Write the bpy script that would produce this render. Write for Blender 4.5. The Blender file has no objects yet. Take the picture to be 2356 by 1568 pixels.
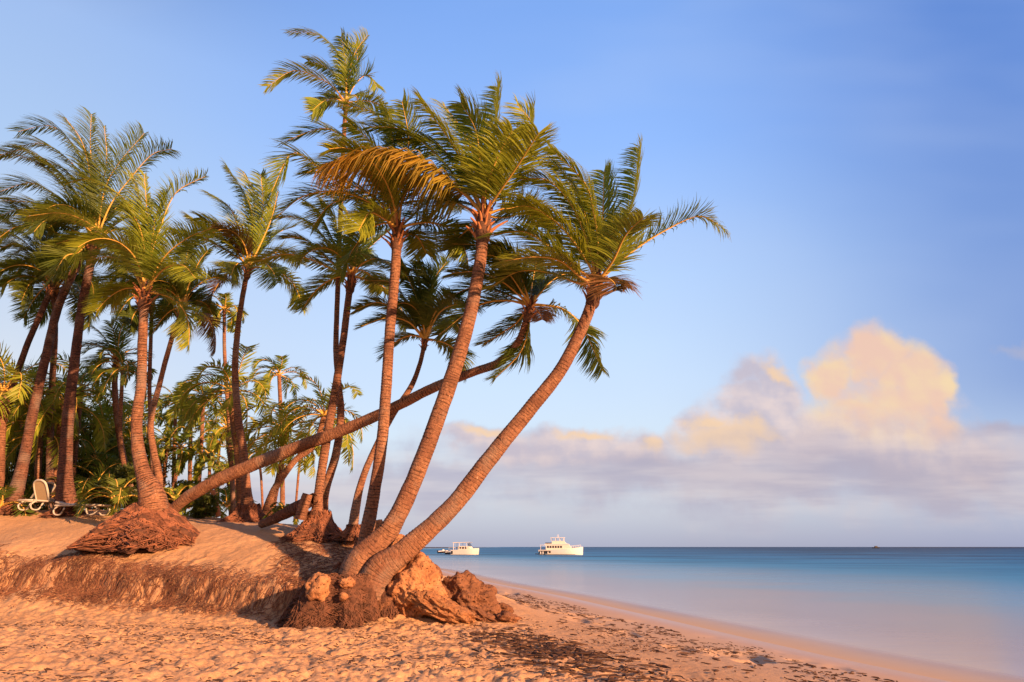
import bpy, bmesh, math, random
import numpy as np
from mathutils import Vector, noise as mnoise
R = math.radians
scene = bpy.context.scene
col = scene.collection
random.seed(7); rng = np.random.default_rng(7)

# ------------------------------------------------------------------ camera
W0, H0, F0 = 2356.0, 1568.0, 1570.0
HOR = 1257.5
PITCH = math.atan((HOR - H0/2)/F0)
CAMZ = 2.3
cam = bpy.data.objects.new('camera', bpy.data.cameras.new('camera'))
col.objects.link(cam)
cam.location = (0, 0, CAMZ)
cam.rotation_euler = (math.pi/2 + PITCH, 0, 0)
cam.data.sensor_width = 36; cam.data.lens = 36*F0/W0
cam.data.clip_end = 30000; cam.data.clip_start = 0.1
scene.camera = cam
scene.view_settings.view_transform = 'Standard'
scene.view_settings.look = 'None'
EXPO = 1.0
scene.view_settings.exposure = EXPO
cp, sp = math.cos(PITCH), math.sin(PITCH)

def ray(px, py):
    x = (px - W0/2)/F0; y = -(py - H0/2)/F0
    return Vector((x, cp - y*sp, sp + y*cp))
def P(px, py, Y):
    r = ray(px, py); k = Y/r.y
    return Vector((r.x*k, Y, CAMZ + r.z*k))
def mpp(p):                       # metres per photo pixel at a point
    return (p[1]*cp + (p[2]-CAMZ)*sp)/F0

# ------------------------------------------------------------------ sun
SUN_EL = R(15.5)
SUN_AZ = R(-48)                   # from straight behind the camera, turned to its right
sdir = Vector((math.sin(-SUN_AZ)*math.cos(SUN_EL), -math.cos(SUN_AZ)*math.cos(SUN_EL), math.sin(SUN_EL)))
sl = bpy.data.lights.new('sun', 'SUN'); so = bpy.data.objects.new('sun', sl); col.objects.link(so)
so.rotation_euler = sdir.to_track_quat('Z', 'Y').to_euler()
so.location = (20, -20, 20)
sl.energy = 5.0; sl.angle = R(0.6); sl.color = (1.0, 0.535, 0.275)

# ------------------------------------------------------------------ node helpers
def s2l(c):
    return tuple(((v/255)/12.92 if v/255 <= .04045 else ((v/255+.055)/1.055)**2.4) for v in c)
class NT:
    def __init__(s, nt): s.nt = nt; nt.nodes.clear()
    def n(s, t, **k):
        nd = s.nt.nodes.new(t)
        for a, v in k.items(): setattr(nd, a, v)
        return nd
    def put(s, sock, v):
        if v is None: return
        if hasattr(v, 'is_linked') or hasattr(v, 'links'): s.nt.links.new(v, sock)
        else:
            if hasattr(sock.default_value, '__len__') and hasattr(v, '__len__') and len(v) == 3 and len(sock.default_value) == 4: v = (*v, 1)
            sock.default_value = v
    def m(s, op, a, b=None, c=None, clamp=False):
        nd = s.n('ShaderNodeMath', operation=op, use_clamp=clamp)
        s.put(nd.inputs[0], a); s.put(nd.inputs[1], b)
        if c is not None: s.put(nd.inputs[2], c)
        return nd.outputs[0]
    def v(s, op, a, b=None):
        nd = s.n('ShaderNodeVectorMath', operation=op)
        s.put(nd.inputs[0], a)
        if op == 'SCALE': s.put(nd.inputs['Scale'], b)
        else: s.put(nd.inputs[1], b)
        return nd.outputs['Value'] if op in ('LENGTH', 'DOT_PRODUCT') else nd.outputs[0]
    def xyz(s, x, y, z):
        nd = s.n('ShaderNodeCombineXYZ')
        for i, q in enumerate((x, y, z)): s.put(nd.inputs[i], q)
        return nd.outputs[0]
    def sep(s, v):
        nd = s.n('ShaderNodeSeparateXYZ'); s.put(nd.inputs[0], v); return nd.outputs
    def mix(s, f, a, b, blend='MIX'):
        nd = s.n('ShaderNodeMix', data_type='RGBA', blend_type=blend)
        s.put(nd.inputs[0], f); s.put(nd.inputs[6], a); s.put(nd.inputs[7], b)
        return nd.outputs[2]
    def noise(s, vec, scale, detail=4, rough=.55, dist=0, out=0):
        nd = s.n('ShaderNodeTexNoise'); s.put(nd.inputs['Vector'], vec)
        nd.inputs['Scale'].default_value = scale; nd.inputs['Detail'].default_value = detail
        nd.inputs['Roughness'].default_value = rough; nd.inputs['Distortion'].default_value = dist
        return nd.outputs[out]
    def ss(s, x, a, b, lo=0., hi=1.):
        nd = s.n('ShaderNodeMapRange', interpolation_type='SMOOTHSTEP')
        s.put(nd.inputs[0], x); nd.inputs[1].default_value = a; nd.inputs[2].default_value = b
        nd.inputs[3].default_value = lo; nd.inputs[4].default_value = hi
        return nd.outputs[0]
    def ramp(s, f, stops, interp='LINEAR'):
        nd = s.n('ShaderNodeValToRGB'); s.put(nd.inputs[0], f); cr = nd.color_ramp; cr.interpolation = interp
        while len(cr.elements) < len(stops): cr.elements.new(.5)
        for e, (p, c) in zip(cr.elements, stops): e.position = p; e.color = (*c, 1)
        return nd.outputs[0]

# ------------------------------------------------------------------ world: evening sky with far clouds
world = bpy.data.worlds.new('World'); scene.world = world; world.use_nodes = True
w = NT(world.node_tree)
tc = w.n('ShaderNodeTexCoord').outputs['Generated']
dx, dy, dz = w.sep(tc)[:3]
el = w.m('ARCSINE', dz)
ang = w.m('DIVIDE', el, math.pi/2, clamp=True)
def el_of(py):
    r = ray(W0/2, py).normalized(); return math.asin(r.z)/(math.pi/2)
K = 2**(-EXPO)
def sk(c, k=1): return tuple(x*K*k for x in s2l(c))
base = w.ramp(ang, [(0.0, sk((178,180,202))), (el_of(1180), sk((204,208,222))), (el_of(1050), sk((222,238,252))),
    (el_of(900), sk((214,236,262))), (el_of(650), sk((192,223,266))), (el_of(350), sk((155,197,264))),
    (el_of(0), sk((132,177,250))), (.62, sk((92,130,218))), (1.0, sk((56,88,172)))])
left = w.ramp(ang, [(0.0, sk((228,218,214))), (el_of(1050), sk((236,238,238))), (el_of(850), sk((214,226,244))),
    (el_of(500), sk((180,209,249))), (el_of(250), sk((165,196,246))), (el_of(0), sk((116,150,212))), (.62, sk((95,130,215))), (1.0, sk((60,88,170)))])
yy = w.m('MAXIMUM', dy, .08)
u = w.m('DIVIDE', dx, yy); v = w.m('DIVIDE', dz, yy)
fl = w.ss(u, -.85, -.1, 1, 0)
skyc = w.mix(fl, base, left)
fr = w.ss(u, .15, .85)
skyc = w.mix(w.m('MULTIPLY', w.m('MULTIPLY', fr, .68), w.ss(v, .02, .28, .25, 1)), skyc, sk((62,112,200)))
# broad soft streaks of thin cloud
uv = w.xyz(u, v, 0)
st = w.noise(w.xyz(u, w.m('MULTIPLY', v, 3.0), 3.3), 1.3, 3, .5)
skyc = w.mix(w.ss(st, .42, .75, 0, .22), skyc, sk((196,214,248)))
def uvp(px, py):
    r = ray(px, py); return r.x/r.y, r.z/r.y
dn = w.noise(w.xyz(u, v, 1.0), 9, 5, .55, out=1)
q = w.v('ADD', uv, w.v('MULTIPLY', w.v('SUBTRACT', dn, (.5,.5,.5)), (.16,.13,0)))
def blobs(lst, q):
    acc = None
    for (px, py, rx, ry) in lst:
        c = uvp(px, py)
        d = w.v('LENGTH', w.v('MULTIPLY', w.v('SUBTRACT', q, (c[0], c[1], 0)), (F0/rx*.93, F0/ry*.93, 0)))
        b = w.m('SUBTRACT', 1.5, d)
        if acc is None: acc = b
        else:
            nd = w.n('ShaderNodeMath', operation='SMOOTH_MAX'); w.put(nd.inputs[0], acc); w.put(nd.inputs[1], b); nd.inputs[2].default_value = .25
            acc = nd.outputs[0]
    return acc
front = w.ss(dy, .1, .3)
d1 = w.noise(w.xyz(u, v, 2.0), 11, 5, .5); d2_ = w.noise(w.v('ADD', w.xyz(u, v, 2.0), (.012, .016, 0)), 11, 5, .5)
relief = w.m('MULTIPLY', w.m('SUBTRACT', d1, d2_), 3.0)          # billows: lit from the upper side facing the sun
rough_ = w.m('MULTIPLY', w.m('SUBTRACT', d1, .5), .55)
stk = w.noise(w.xyz(u, w.m('MULTIPLY', v, 7), 0), 4.5, 4, .5)
low = blobs([(1700,1110,700,85), (1250,1060,300,80), (1150,1010,130,45), (2250,1090,300,90), (1900,1050,360,100), (1000,1110,240,70), (2340,1010,90,30), (700,1130,400,45)], q)
lowm = w.m('MULTIPLY', w.ss(w.m('ADD', low, rough_), .2, 1.25), front)
skyc = w.mix(w.m('MULTIPLY', lowm, .9), skyc, w.mix(w.ss(stk, .36, .66), sk((186,181,202)), sk((216,208,216))))
tower = blobs([(1760,870,70,65), (1700,920,70,50), (1740,950,130,70), (1610,960,60,45), (1650,1010,120,60), (1500,1040,50,45), (1330,1005,120,42), (1110,1000,90,32), (1230,1030,150,40), (1900,990,200,80), (2080,1000,190,75), (2200,1040,140,60), (1450,1040,120,40)], q)
tm = w.m('MULTIPLY', w.ss(w.m('ADD', tower, rough_), .2, 1.05), front)
skyc = w.mix(w.m('MULTIPLY', tm, .88), skyc, w.mix(w.ss(w.m('ADD', relief, stk), .1, .9), sk((205,192,204)), sk((240,216,210))))
peak = blobs([(1925,850,66,75), (2005,820,70,70), (2085,875,80,80), (2150,905,50,60), (2010,940,170,80), (2120,980,100,50)], q)
pm = w.m('MULTIPLY', w.ss(w.m('ADD', peak, rough_), .2, 1.05), front)
pm = w.m('MULTIPLY', pm, w.ss(w.m('ADD', v, w.m('MULTIPLY', w.m('SUBTRACT', w.sep(dn)[2], .5), .16)), uvp(1200,1075)[1], uvp(1200,925)[1]))
warm = blobs([(1650,1005,95,42), (1620,960,36,26), (1500,1035,28,28), (1780,835,45,20), (1700,985,60,30), (1340,985,50,16), (1110,980,45,14)], q)
skyc = w.mix(w.m('MULTIPLY', w.m('MULTIPLY', w.ss(w.m('ADD', warm, rough_), .1, 1.2), tm), .85), skyc, sk((255,216,174)))
pc = w.mix(w.ss(w.m('ADD', relief, w.m('MULTIPLY', w.noise(w.xyz(u, v, 5), 6, 4, .55), 1.0)), .0, 1.15), sk((248,206,182)), sk((255,224,176)))
skyc = w.mix(w.m('MULTIPLY', pm, .96), skyc, pc)
belly = blobs([(1850,1040,240,60), (2240,1060,210,65), (1700,1095,500,55), (2050,1080,330,70)], q)
skyc = w.mix(w.m('MULTIPLY', w.m('MULTIPLY', w.ss(w.m('ADD', belly, rough_), .0, 1.5), front), .8), skyc, w.mix(w.ss(stk, .35, .7), sk((184,174,192)), sk((210,196,204))))
wisp = blobs([(450,760,70,22), (2370,800,60,22)], q)
skyc = w.mix(w.m('MULTIPLY', w.m('MULTIPLY', w.ss(wisp, .3, 1.3), front), .55), skyc, sk((186,184,204)))
# sunset glow round the real sun, behind the camera
sd = w.v('DOT_PRODUCT', tc, tuple(sdir))
glow = w.ss(sd, .55, 1.0)
skyc = w.mix(glow, skyc, tuple(x*K for x in (1.6, .8, .35)))
dimb = w.ss(dy, -.35, .2, .55, 1.0)
skyc = w.mix(1.0, skyc, w.xyz(dimb, dimb, dimb), 'MULTIPLY')
nish = w.n('ShaderNodeTexSky', sky_type='NISHITA', sun_disc=False, sun_elevation=SUN_EL)
nish.sun_rotation = math.atan2(sdir.x, sdir.y)
nc = w.v('SCALE', nish.outputs[0], .06)
skyc = w.mix(.08, skyc, nc)
bg = w.n('ShaderNodeBackground'); w.put(bg.inputs[0], skyc); bg.inputs[1].default_value = 1.0
wo = w.n('ShaderNodeOutputWorld'); w.nt.links.new(bg.outputs[0], wo.inputs[0])
world.cycles.sampling_method = 'MANUAL'; world.cycles.sample_map_resolution = 512

# ------------------------------------------------------------------ materials
def material(name):
    m = bpy.data.materials.new(name); m.use_nodes = True
    t = NT(m.node_tree)
    b = t.n('ShaderNodeBsdfPrincipled'); o = t.n('ShaderNodeOutputMaterial')
    t.nt.links.new(b.outputs[0], o.inputs[0])
    return m, t, b, o
def bump(t, b, h, strength=.5, dist=.02):
    bn = t.n('ShaderNodeBump'); bn.inputs['Strength'].default_value = strength; bn.inputs['Distance'].default_value = dist
    t.put(bn.inputs['Height'], h); t.put(b.inputs['Normal'], bn.outputs[0])

# shore line in plan: sea side is positive s
SH = [(ray(px, py), 0) for px, py in ()]
def hitz(px, py, z):
    r = ray(px, py); k = (z-CAMZ)/r.z
    return (r.x*k, r.y*k)
shore_pts = sorted([hitz(px, py, 0) for px, py in ((2356,1600),(2180,1566),(1900,1508),(1700,1463),(1500,1417),(1300,1372),(1130,1340),(1020,1312))], key=lambda p: p[1])
shore_pts = [(17.0,-8.0),(13.0,2.0)] + shore_pts + [(-25.0, 130.0),(-140.0,400.0)]
SY = np.array([p[1] for p in shore_pts]); SX = np.array([p[0] for p in shore_pts])
def shore_x(Y): return np.interp(Y, SY, SX)

def mat_sand():
    m, t, b, o = material('sand')
    g = t.n('ShaderNodeNewGeometry').outputs['Position']
    att = t.n('ShaderNodeAttribute', attribute_name='wet').outputs['Fac']
    lit = t.n('ShaderNodeAttribute', attribute_name='litter').outputs['Fac']
    n1 = t.noise(g, .7, 5, .6); n2 = t.noise(g, 9, 5, .65); n3 = t.noise(g, 60, 3, .6)
    c = t.mix(t.ss(n1, .3, .7), (.50,.29,.145), (.61,.37,.19))
    c = t.mix(t.ss(n2, .42, .68, 0, .5), c, (.50,.27,.13))
    c = t.mix(t.ss(n3, .5, .75, 0, .35), c, (.85,.62,.40))
    # bits of weed and bark, plus footprint shade painted into the dry sand
    gs = t.v('MULTIPLY', g, (1, 1.6, 1))
    n4 = t.noise(gs, 13, 4, .7, .6); n5 = t.noise(g, 2.0, 3, .6)
    deb_shade = t.m('MULTIPLY', t.ss(n4, .565, .64), t.m('MULTIPLY', t.ss(n5, .3, .6, .6, 1), t.m('ADD', .45, lit)))
    c = t.mix(t.m('MULTIPLY', deb_shade, .7, clamp=True), c, (.11,.060,.040))
    c = t.mix(t.m('MULTIPLY', lit, .6, clamp=True), c, (.33,.155,.085))
    c = t.mix(t.m('MULTIPLY', t.ss(att, .02, .7), .72), c, (.50,.36,.25))
    c = t.mix(t.ss(att, .75, 1.0, 0, .5), c, (.40,.30,.24))
    t.put(b.inputs['Base Color'], c)
    t.put(b.inputs['Roughness'], t.ss(att, .6, 1.0, .95, .35))
    b.inputs['Specular IOR Level'].default_value = .25
    h = t.m('ADD', t.m('MULTIPLY', t.noise(gs, 7, 6, .65), 1.0), t.m('MULTIPLY', n3, .15))
    bn = t.n('ShaderNodeBump'); t.put(bn.inputs['Strength'], t.ss(att, .15, .75, .75, .05)); bn.inputs['Distance'].default_value = .05
    t.put(bn.inputs['Height'], h); t.put(b.inputs['Normal'], bn.outputs[0])
    return m
def mat_water():
    m, t, b, o = material('sea_water')
    g = t.n('ShaderNodeNewGeometry').outputs['Position']
    x, y, z = t.sep(g)[:3]
    s = t.n('ShaderNodeAttribute', attribute_name='offshore').outputs['Fac']
    wob = t.noise(t.v('MULTIPLY', g, (.06,.10,0)), 1.0, 4, .6)
    s2 = t.m('MULTIPLY', s, t.ss(wob, .2, .8, .55, 1.5))
    lg = t.m('DIVIDE', t.m('LOGARITHM', t.m('ADD', s2, 1), 10), 3.5, clamp=True)
    def L(sv): return math.log10(sv+1)/3.5
    c = t.ramp(lg, [(0, (.58,.43,.29)), (L(.8), (.50,.42,.34)), (L(2), (.36,.33,.33)), (L(5), (.25,.225,.25)), (L(10), (.18,.205,.25)), (L(18), (.070,.225,.37)), (L(40), (.045,.26,.46)), (L(120), (.032,.185,.38)), (L(600), (.020,.07,.16)), (1, (.018,.06,.14))])
    lx = t.m('DIVIDE', x, t.m('MAXIMUM', y, 5)); ly = t.m('LOGARITHM', t.m('MAXIMUM', y, 2), 2.0)
    strk = t.noise(t.xyz(t.m('MULTIPLY', lx, 1.6), t.m('MULTIPLY', ly, 3.2), 0), 2.2, 5, .6)
    far = t.ss(y, 25, 200)
    c = t.mix(t.m('MULTIPLY', t.ss(strk, .44, .60), t.m('MULTIPLY', far, .75)), c, (.010,.030,.075))
    c = t.mix(t.m('MULTIPLY', t.ss(strk, .46, .30), t.m('MULTIPLY', far, .3)), c, (.05,.17,.30))
    t.put(b.inputs['Base Color'], c)
    t.put(b.inputs['Roughness'], t.m('MAXIMUM', t.ss(s, 0, 60, .18, .45), t.ss(s, .2, 2.5, .8, 0)))
    b.inputs['IOR'].default_value = 1.33
    t.put(b.inputs['Specular IOR Level'], t.m('MULTIPLY', t.ss(s, 6, 40, .42, .05), t.ss(s, .0, 2.4)))
    hh = t.noise(t.v('MULTIPLY', g, (.5,1.4,0)), 1.2, 4, .6)
    bump(t, b, hh, .10, .08)
    tr = t.n('ShaderNodeBsdfTransparent'); mx = t.n('ShaderNodeMixShader')
    edge = t.ss(t.m('ADD', s, t.m('MULTIPLY', t.m('SUBTRACT', t.noise(g, .8, 3), .5), 1.0)), -.15, .45)
    t.put(mx.inputs[0], edge); t.nt.links.new(tr.outputs[0], mx.inputs[1]); t.nt.links.new(b.outputs[0], mx.inputs[2])
    t.nt.links.new(b.outputs[0], o.inputs[0]); t.nt.nodes.remove(mx); t.nt.nodes.remove(tr)
    return m
def mat_bark(name, c1, c2, c3):
    m, t, b, o = material(name)
    uvn = t.n('ShaderNodeUVMap', uv_map='UVMap').outputs[0]
    uu, vv = t.sep(uvn)[:2]
    g = t.n('ShaderNodeTexCoord').outputs['Object']
    wobble = t.m('MULTIPLY', t.m('SUBTRACT', t.noise(t.v('MULTIPLY', g, (1,1,1)), 3, 3), .5), .12)
    v2 = t.m('ADD', t.m('ADD', vv, wobble), t.m('MULTIPLY', t.noise(t.xyz(0, 0, vv), 1.3, 3, .6), .5))                       # v in metres along the stem
    fr = t.m('FRACT', t.m('MULTIPLY', v2, 11.0))
    crack = t.ss(fr, .62, .95)
    crack2 = t.m('MULTIPLY', crack, t.ss(t.noise(g, 5, 4, .6), .40, .62, .10, 1))
    n1 = t.noise(g, 2.2, 5, .65); n2 = t.noise(g, 16, 5, .7)
    c = t.mix(t.ss(n1, .32, .68), c1, c2)
    c = t.mix(t.ss(n2, .38, .70, 0, .8), c, c3)
    fib = t.noise(t.xyz(t.m('MULTIPLY', uu, 30), t.m('MULTIPLY', vv, 5), 0), 1.2, 4, .75)
    c = t.mix(t.ss(fib, .55, .72, 0, .6), c, tuple(x*.45 for x in c1))
    c = t.mix(t.m('MULTIPLY', crack2, .8), c, (.045,.022,.014))
    grey = t.noise(g, .9, 4, .6)
    c = t.mix(t.ss(grey, .50, .66, 0, .5), c, (.27,.21,.17))
    c = t.mix(t.ss(grey, .45, .33, 0, .55), c, tuple(x*.5 for x in c1))
    spot = t.noise(g, 26, 2, .5)
    c = t.mix(t.m('MULTIPLY', t.ss(spot, .68, .74), t.ss(n1, .45, .6)), c, (.62,.50,.40))
    t.put(b.inputs['Base Color'], c); b.inputs['Roughness'].default_value = .92; b.inputs['Specular IOR Level'].default_value = .15
    h = t.m('SUBTRACT', t.m('ADD', t.m('MULTIPLY', n2, .6), t.m('MULTIPLY', fib, .5)), crack2)
    bump(t, b, h, 1.0, .05)
    return m
def mat_leaf(name, c1, c2, trans=.35):
    m, t, b, o = material(name)
    var = t.n('ShaderNodeAttribute', attribute_name='var').outputs['Fac']
    oi = t.n('ShaderNodeObjectInfo').outputs['Random']
    g = t.n('ShaderNodeNewGeometry').outputs['Position']
    f = t.m('ADD', t.m('MULTIPLY', var, .55), t.m('MULTIPLY', oi, .5), clamp=True)
    c = t.mix(f, c1, c2)
    c = t.mix(t.ss(t.noise(g, 2.5, 3), .45, .75, 0, .4), c, tuple(x*.6 for x in c1))
    t.put(b.inputs['Base Color'], c); b.inputs['Roughness'].default_value = .5; b.inputs['Specular IOR Level'].default_value = .35
    tl = t.n('ShaderNodeBsdfTranslucent'); t.put(tl.inputs[0], t.mix(.5, c, (.40,.40,.03)))
    mx = t.n('ShaderNodeMixShader'); mx.inputs[0].default_value = trans
    t.nt.links.new(b.outputs[0], mx.inputs[1]); t.nt.links.new(tl.outputs[0], mx.inputs[2]); t.nt.links.new(mx.outputs[0], o.inputs[0])
    return m
def mat_simple(name, c1, c2=None, scale=6, rough=.8, b_s=.3, b_d=.02, spec=.3):
    m, t, b, o = material(name)
    g = t.n('ShaderNodeTexCoord').outputs['Object']
    n = t.noise(g, scale, 5, .65)
    t.put(b.inputs['Base Color'], t.mix(t.ss(n, .3, .7), c1, c2 or c1))
    b.inputs['Roughness'].default_value = rough; b.inputs['Specular IOR Level'].default_value = spec
    if b_s: bump(t, b, n, b_s, b_d)
    return m
def mat_rock(name, c1, c2, c3):
    m, t, b, o = material(name)
    g = t.n('ShaderNodeNewGeometry').outputs['Position']
    n1 = t.noise(g, 2.4, 5, .65); n2 = t.noise(g, 14, 5, .7)
    vo = t.n('ShaderNodeTexVoronoi'); t.put(vo.inputs['Vector'], t.v('ADD', g, t.v('SCALE', t.noise(g, 6, 3, out=1), .15))); vo.inputs['Scale'].default_value = 11
    c = t.mix(t.ss(n1, .35, .65), c1, c2); c = t.mix(t.ss(n2, .5, .7, 0, .85), c, c3)
    pit = t.ss(vo.outputs[0], .28, .05)
    c = t.mix(t.m('MULTIPLY', pit, .6), c, tuple(x*.3 for x in c3))
    t.put(b.inputs['Base Color'], c); b.inputs['Roughness'].default_value = .95; b.inputs['Specular IOR Level'].default_value = .15
    bump(t, b, t.m('SUBTRACT', n2, t.m('MULTIPLY', pit, .8)), 1.0, .06)
    return m
M = dict(
    sand=mat_sand(), water=mat_water(),
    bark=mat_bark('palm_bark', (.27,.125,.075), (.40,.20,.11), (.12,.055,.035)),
    bark_shaded=mat_bark('palm_bark_shaded', (.13,.065,.048), (.24,.11,.07), (.06,.03,.022)),  # same bark darkened, shade of the left trunks put into the colour
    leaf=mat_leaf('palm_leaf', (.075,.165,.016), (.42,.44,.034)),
    leaf_shaded=mat_leaf('palm_leaf_shaded', (.042,.092,.014), (.19,.23,.026), .38),  # darker copy of the leaf, with the shade of the grove in its colour
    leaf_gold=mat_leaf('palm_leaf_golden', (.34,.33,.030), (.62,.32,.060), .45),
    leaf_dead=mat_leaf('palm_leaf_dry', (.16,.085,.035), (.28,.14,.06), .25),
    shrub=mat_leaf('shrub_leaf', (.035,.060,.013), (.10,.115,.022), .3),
    rachis=mat_simple('frond_stalk', (.62,.36,.075), (.70,.44,.10), 5, .6, 0),
    petiole=mat_simple('leaf_base', (.50,.20,.075), (.30,.12,.055), 9, .85, .5),
    fibre=mat_simple('leaf_fibre', (.17,.085,.050), (.09,.045,.030), 18, .95, .9, .04),
    root=mat_simple('palm_root', (.36,.15,.08), (.11,.045,.028), 4, .95, .6),
    rootd=mat_simple('root_mat_soil', (.15,.068,.042), (.07,.033,.022), 9, .98, 1.0, .05),
    root_shaded=mat_simple('palm_root_shaded', (.20,.09,.055), (.09,.045,.03), 8, .95, .6),  # root colour darkened to paint the shade under the leaning trunks
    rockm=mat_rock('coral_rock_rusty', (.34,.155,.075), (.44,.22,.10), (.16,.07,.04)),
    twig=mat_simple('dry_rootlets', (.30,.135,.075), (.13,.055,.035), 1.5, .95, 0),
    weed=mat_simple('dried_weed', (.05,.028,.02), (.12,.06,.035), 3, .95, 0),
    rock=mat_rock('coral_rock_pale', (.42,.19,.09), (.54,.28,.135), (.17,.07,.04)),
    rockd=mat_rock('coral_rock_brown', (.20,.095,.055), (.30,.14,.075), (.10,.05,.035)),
    white=mat_simple('white_gelcoat', (.80,.78,.74), (.74,.72,.68), 2, .35, 0),
    cream=mat_simple('cream_deckhouse', (.78,.72,.62), (.74,.68,.58), 2, .4, 0),
    glass=mat_simple('dark_glass', (.03,.035,.045), (.05,.05,.06), 2, .12, 0, spec=.6),
    hull_dark=mat_simple('dark_hull_paint', (.02,.022,.03), (.035,.035,.045), 2, .4, 0),
    deck=mat_simple('tan_deck', (.42,.30,.20), (.35,.25,.17), 4, .7, 0),
    plastic=mat_simple('white_plastic', (.56,.52,.44), (.46,.43,.37), 4, .5, 0),
    sling=mat_simple('beige_sling', (.50,.38,.22), (.42,.32,.19), 30, .85, .2),
    sling_b=mat_simple('blue_sling', (.10,.14,.28), (.12,.16,.30), 30, .85, .2),
    land=mat_simple('far_reef', (.03,.035,.045), (.05,.05,.06), .05, .95, 0),
)

# ------------------------------------------------------------------ object helpers
def tag(o, label=None, cat=None, group=None, kind=None):
    if label: o['label'] = label
    if cat: o['category'] = cat
    if group: o['group'] = group
    if kind: o['kind'] = kind
    return o
def empty(name, loc):
    o = bpy.data.objects.new(name, None); col.objects.link(o); o.location = loc; o.empty_display_size = .3; return o
def link(name, me, parent=None, mats=()):
    o = bpy.data.objects.new(name, me); col.objects.link(o)
    for m in mats: me.materials.append(m)
    if parent:
        o.parent = parent
        root = parent; off = Vector((0,0,0))
        while root: off += root.location; root = root.parent
        o.location = -off if OFFSET else (0,0,0)
    return o
OFFSET = True       # meshes are written in world metres, so a child cancels its parent's offset
def np_mesh(name, V, F, mi=None, var=None, uv=None, smooth=False):
    V = np.asarray(V, dtype=np.float32); F = np.asarray(F, dtype=np.int32)
    me = bpy.data.meshes.new(name)
    k = F.shape[1]
    me.vertices.add(len(V)); me.vertices.foreach_set('co', V.ravel())
    me.loops.add(F.size); me.loops.foreach_set('vertex_index', F.ravel())
    me.polygons.add(len(F)); me.polygons.foreach_set('loop_start', np.arange(0, F.size, k, dtype=np.int32))
    if mi is not None: me.polygons.foreach_set('material_index', np.asarray(mi, dtype=np.int32))
    if smooth: me.polygons.foreach_set('use_smooth', np.ones(len(F), dtype=bool))
    if var is not None:
        a = me.attributes.new('var', 'FLOAT', 'POINT'); a.data.foreach_set('value', np.asarray(var, dtype=np.float32))
    if uv is not None:
        l = me.uv_layers.new(name='UVMap'); l.data.foreach_set('uv', np.asarray(uv, dtype=np.float32).ravel())
    me.update(calc_edges=True); me.validate()
    return me
def catmull(pts, n):
    pts = np.asarray(pts, dtype=float)
    if len(pts) == 2: return pts[0] + (pts[1]-pts[0])*np.linspace(0,1,n)[:,None]
    P0 = np.vstack([2*pts[0]-pts[1], pts, 2*pts[-1]-pts[-2]])
    seg = np.linalg.norm(np.diff(pts[:, :3], axis=0), axis=1); cum = np.r_[0, np.cumsum(seg)]
    ts = np.linspace(0, cum[-1], n); out = np.empty((n, pts.shape[1]))
    for i, s in enumerate(ts):
        j = min(np.searchsorted(cum, s, 'right')-1, len(seg)-1); t = (s-cum[j])/max(seg[j],1e-9)
        a, b, c, d = P0[j], P0[j+1], P0[j+2], P0[j+3]
        out[i] = .5*((2*b)+(-a+c)*t+(2*a-5*b+4*c-d)*t*t+(-a+3*b-3*c+d)*t**3)
    return out
def nrm(a): return a/np.maximum(np.linalg.norm(a, axis=-1, keepdims=True), 1e-9)
# batch of thin tubes: paths (n,k,3), radii (n,k)
def tubes(paths, rad, sides=3):
    n, k, _ = paths.shape
    T = nrm(np.gradient(paths, axis=1))
    ref = np.where(np.abs(T[...,2:3]) > .9, np.array([1.,0,0]), np.array([0,0,1.]))
    A = nrm(np.cross(T, ref)); B = np.cross(T, A)
    th = np.arange(sides)*2*math.pi/sides
    V = paths[:,:,None,:] + rad[:,:,None,None]*(A[:,:,None,:]*np.cos(th)[None,None,:,None] + B[:,:,None,:]*np.sin(th)[None,None,:,None])
    V = V.reshape(-1,3)
    i = np.arange(n)[:,None,None]*k*sides; j = np.arange(k-1)[None,:,None]*sides; s = np.arange(sides)[None,None,:]
    s2 = (s+1) % sides
    F = np.stack([i+j+s, i+j+s2, i+j+sides+s2, i+j+sides+s], -1).reshape(-1,4)
    return V, F

# value noise in numpy
def vnoise(x, y, seed=0):
    xi = np.floor(x).astype(np.int64); yi = np.floor(y).astype(np.int64); xf = x-xi; yf = y-yi
    def h(a, b):
        n = (a*374761393 + b*668265263 + seed*982451653) & 0xffffffff
        n = ((n ^ (n >> 13))*1274126177) & 0xffffffff
        return ((n ^ (n >> 16)) & 0xffff)/65535.0
    u = xf*xf*(3-2*xf); v = yf*yf*(3-2*yf)
    return (h(xi,yi)*(1-u)+h(xi+1,yi)*u)*(1-v)+(h(xi,yi+1)*(1-u)+h(xi+1,yi+1)*u)*v
def fbm(x, y, o=4, seed=0):
    a, s, r = 1, 0, 0
    for i in range(o): r = r + a*vnoise(x*2**i+i*17.3, y*2**i-i*9.1, seed+i); s += a; a *= .55
    return r/s

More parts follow.
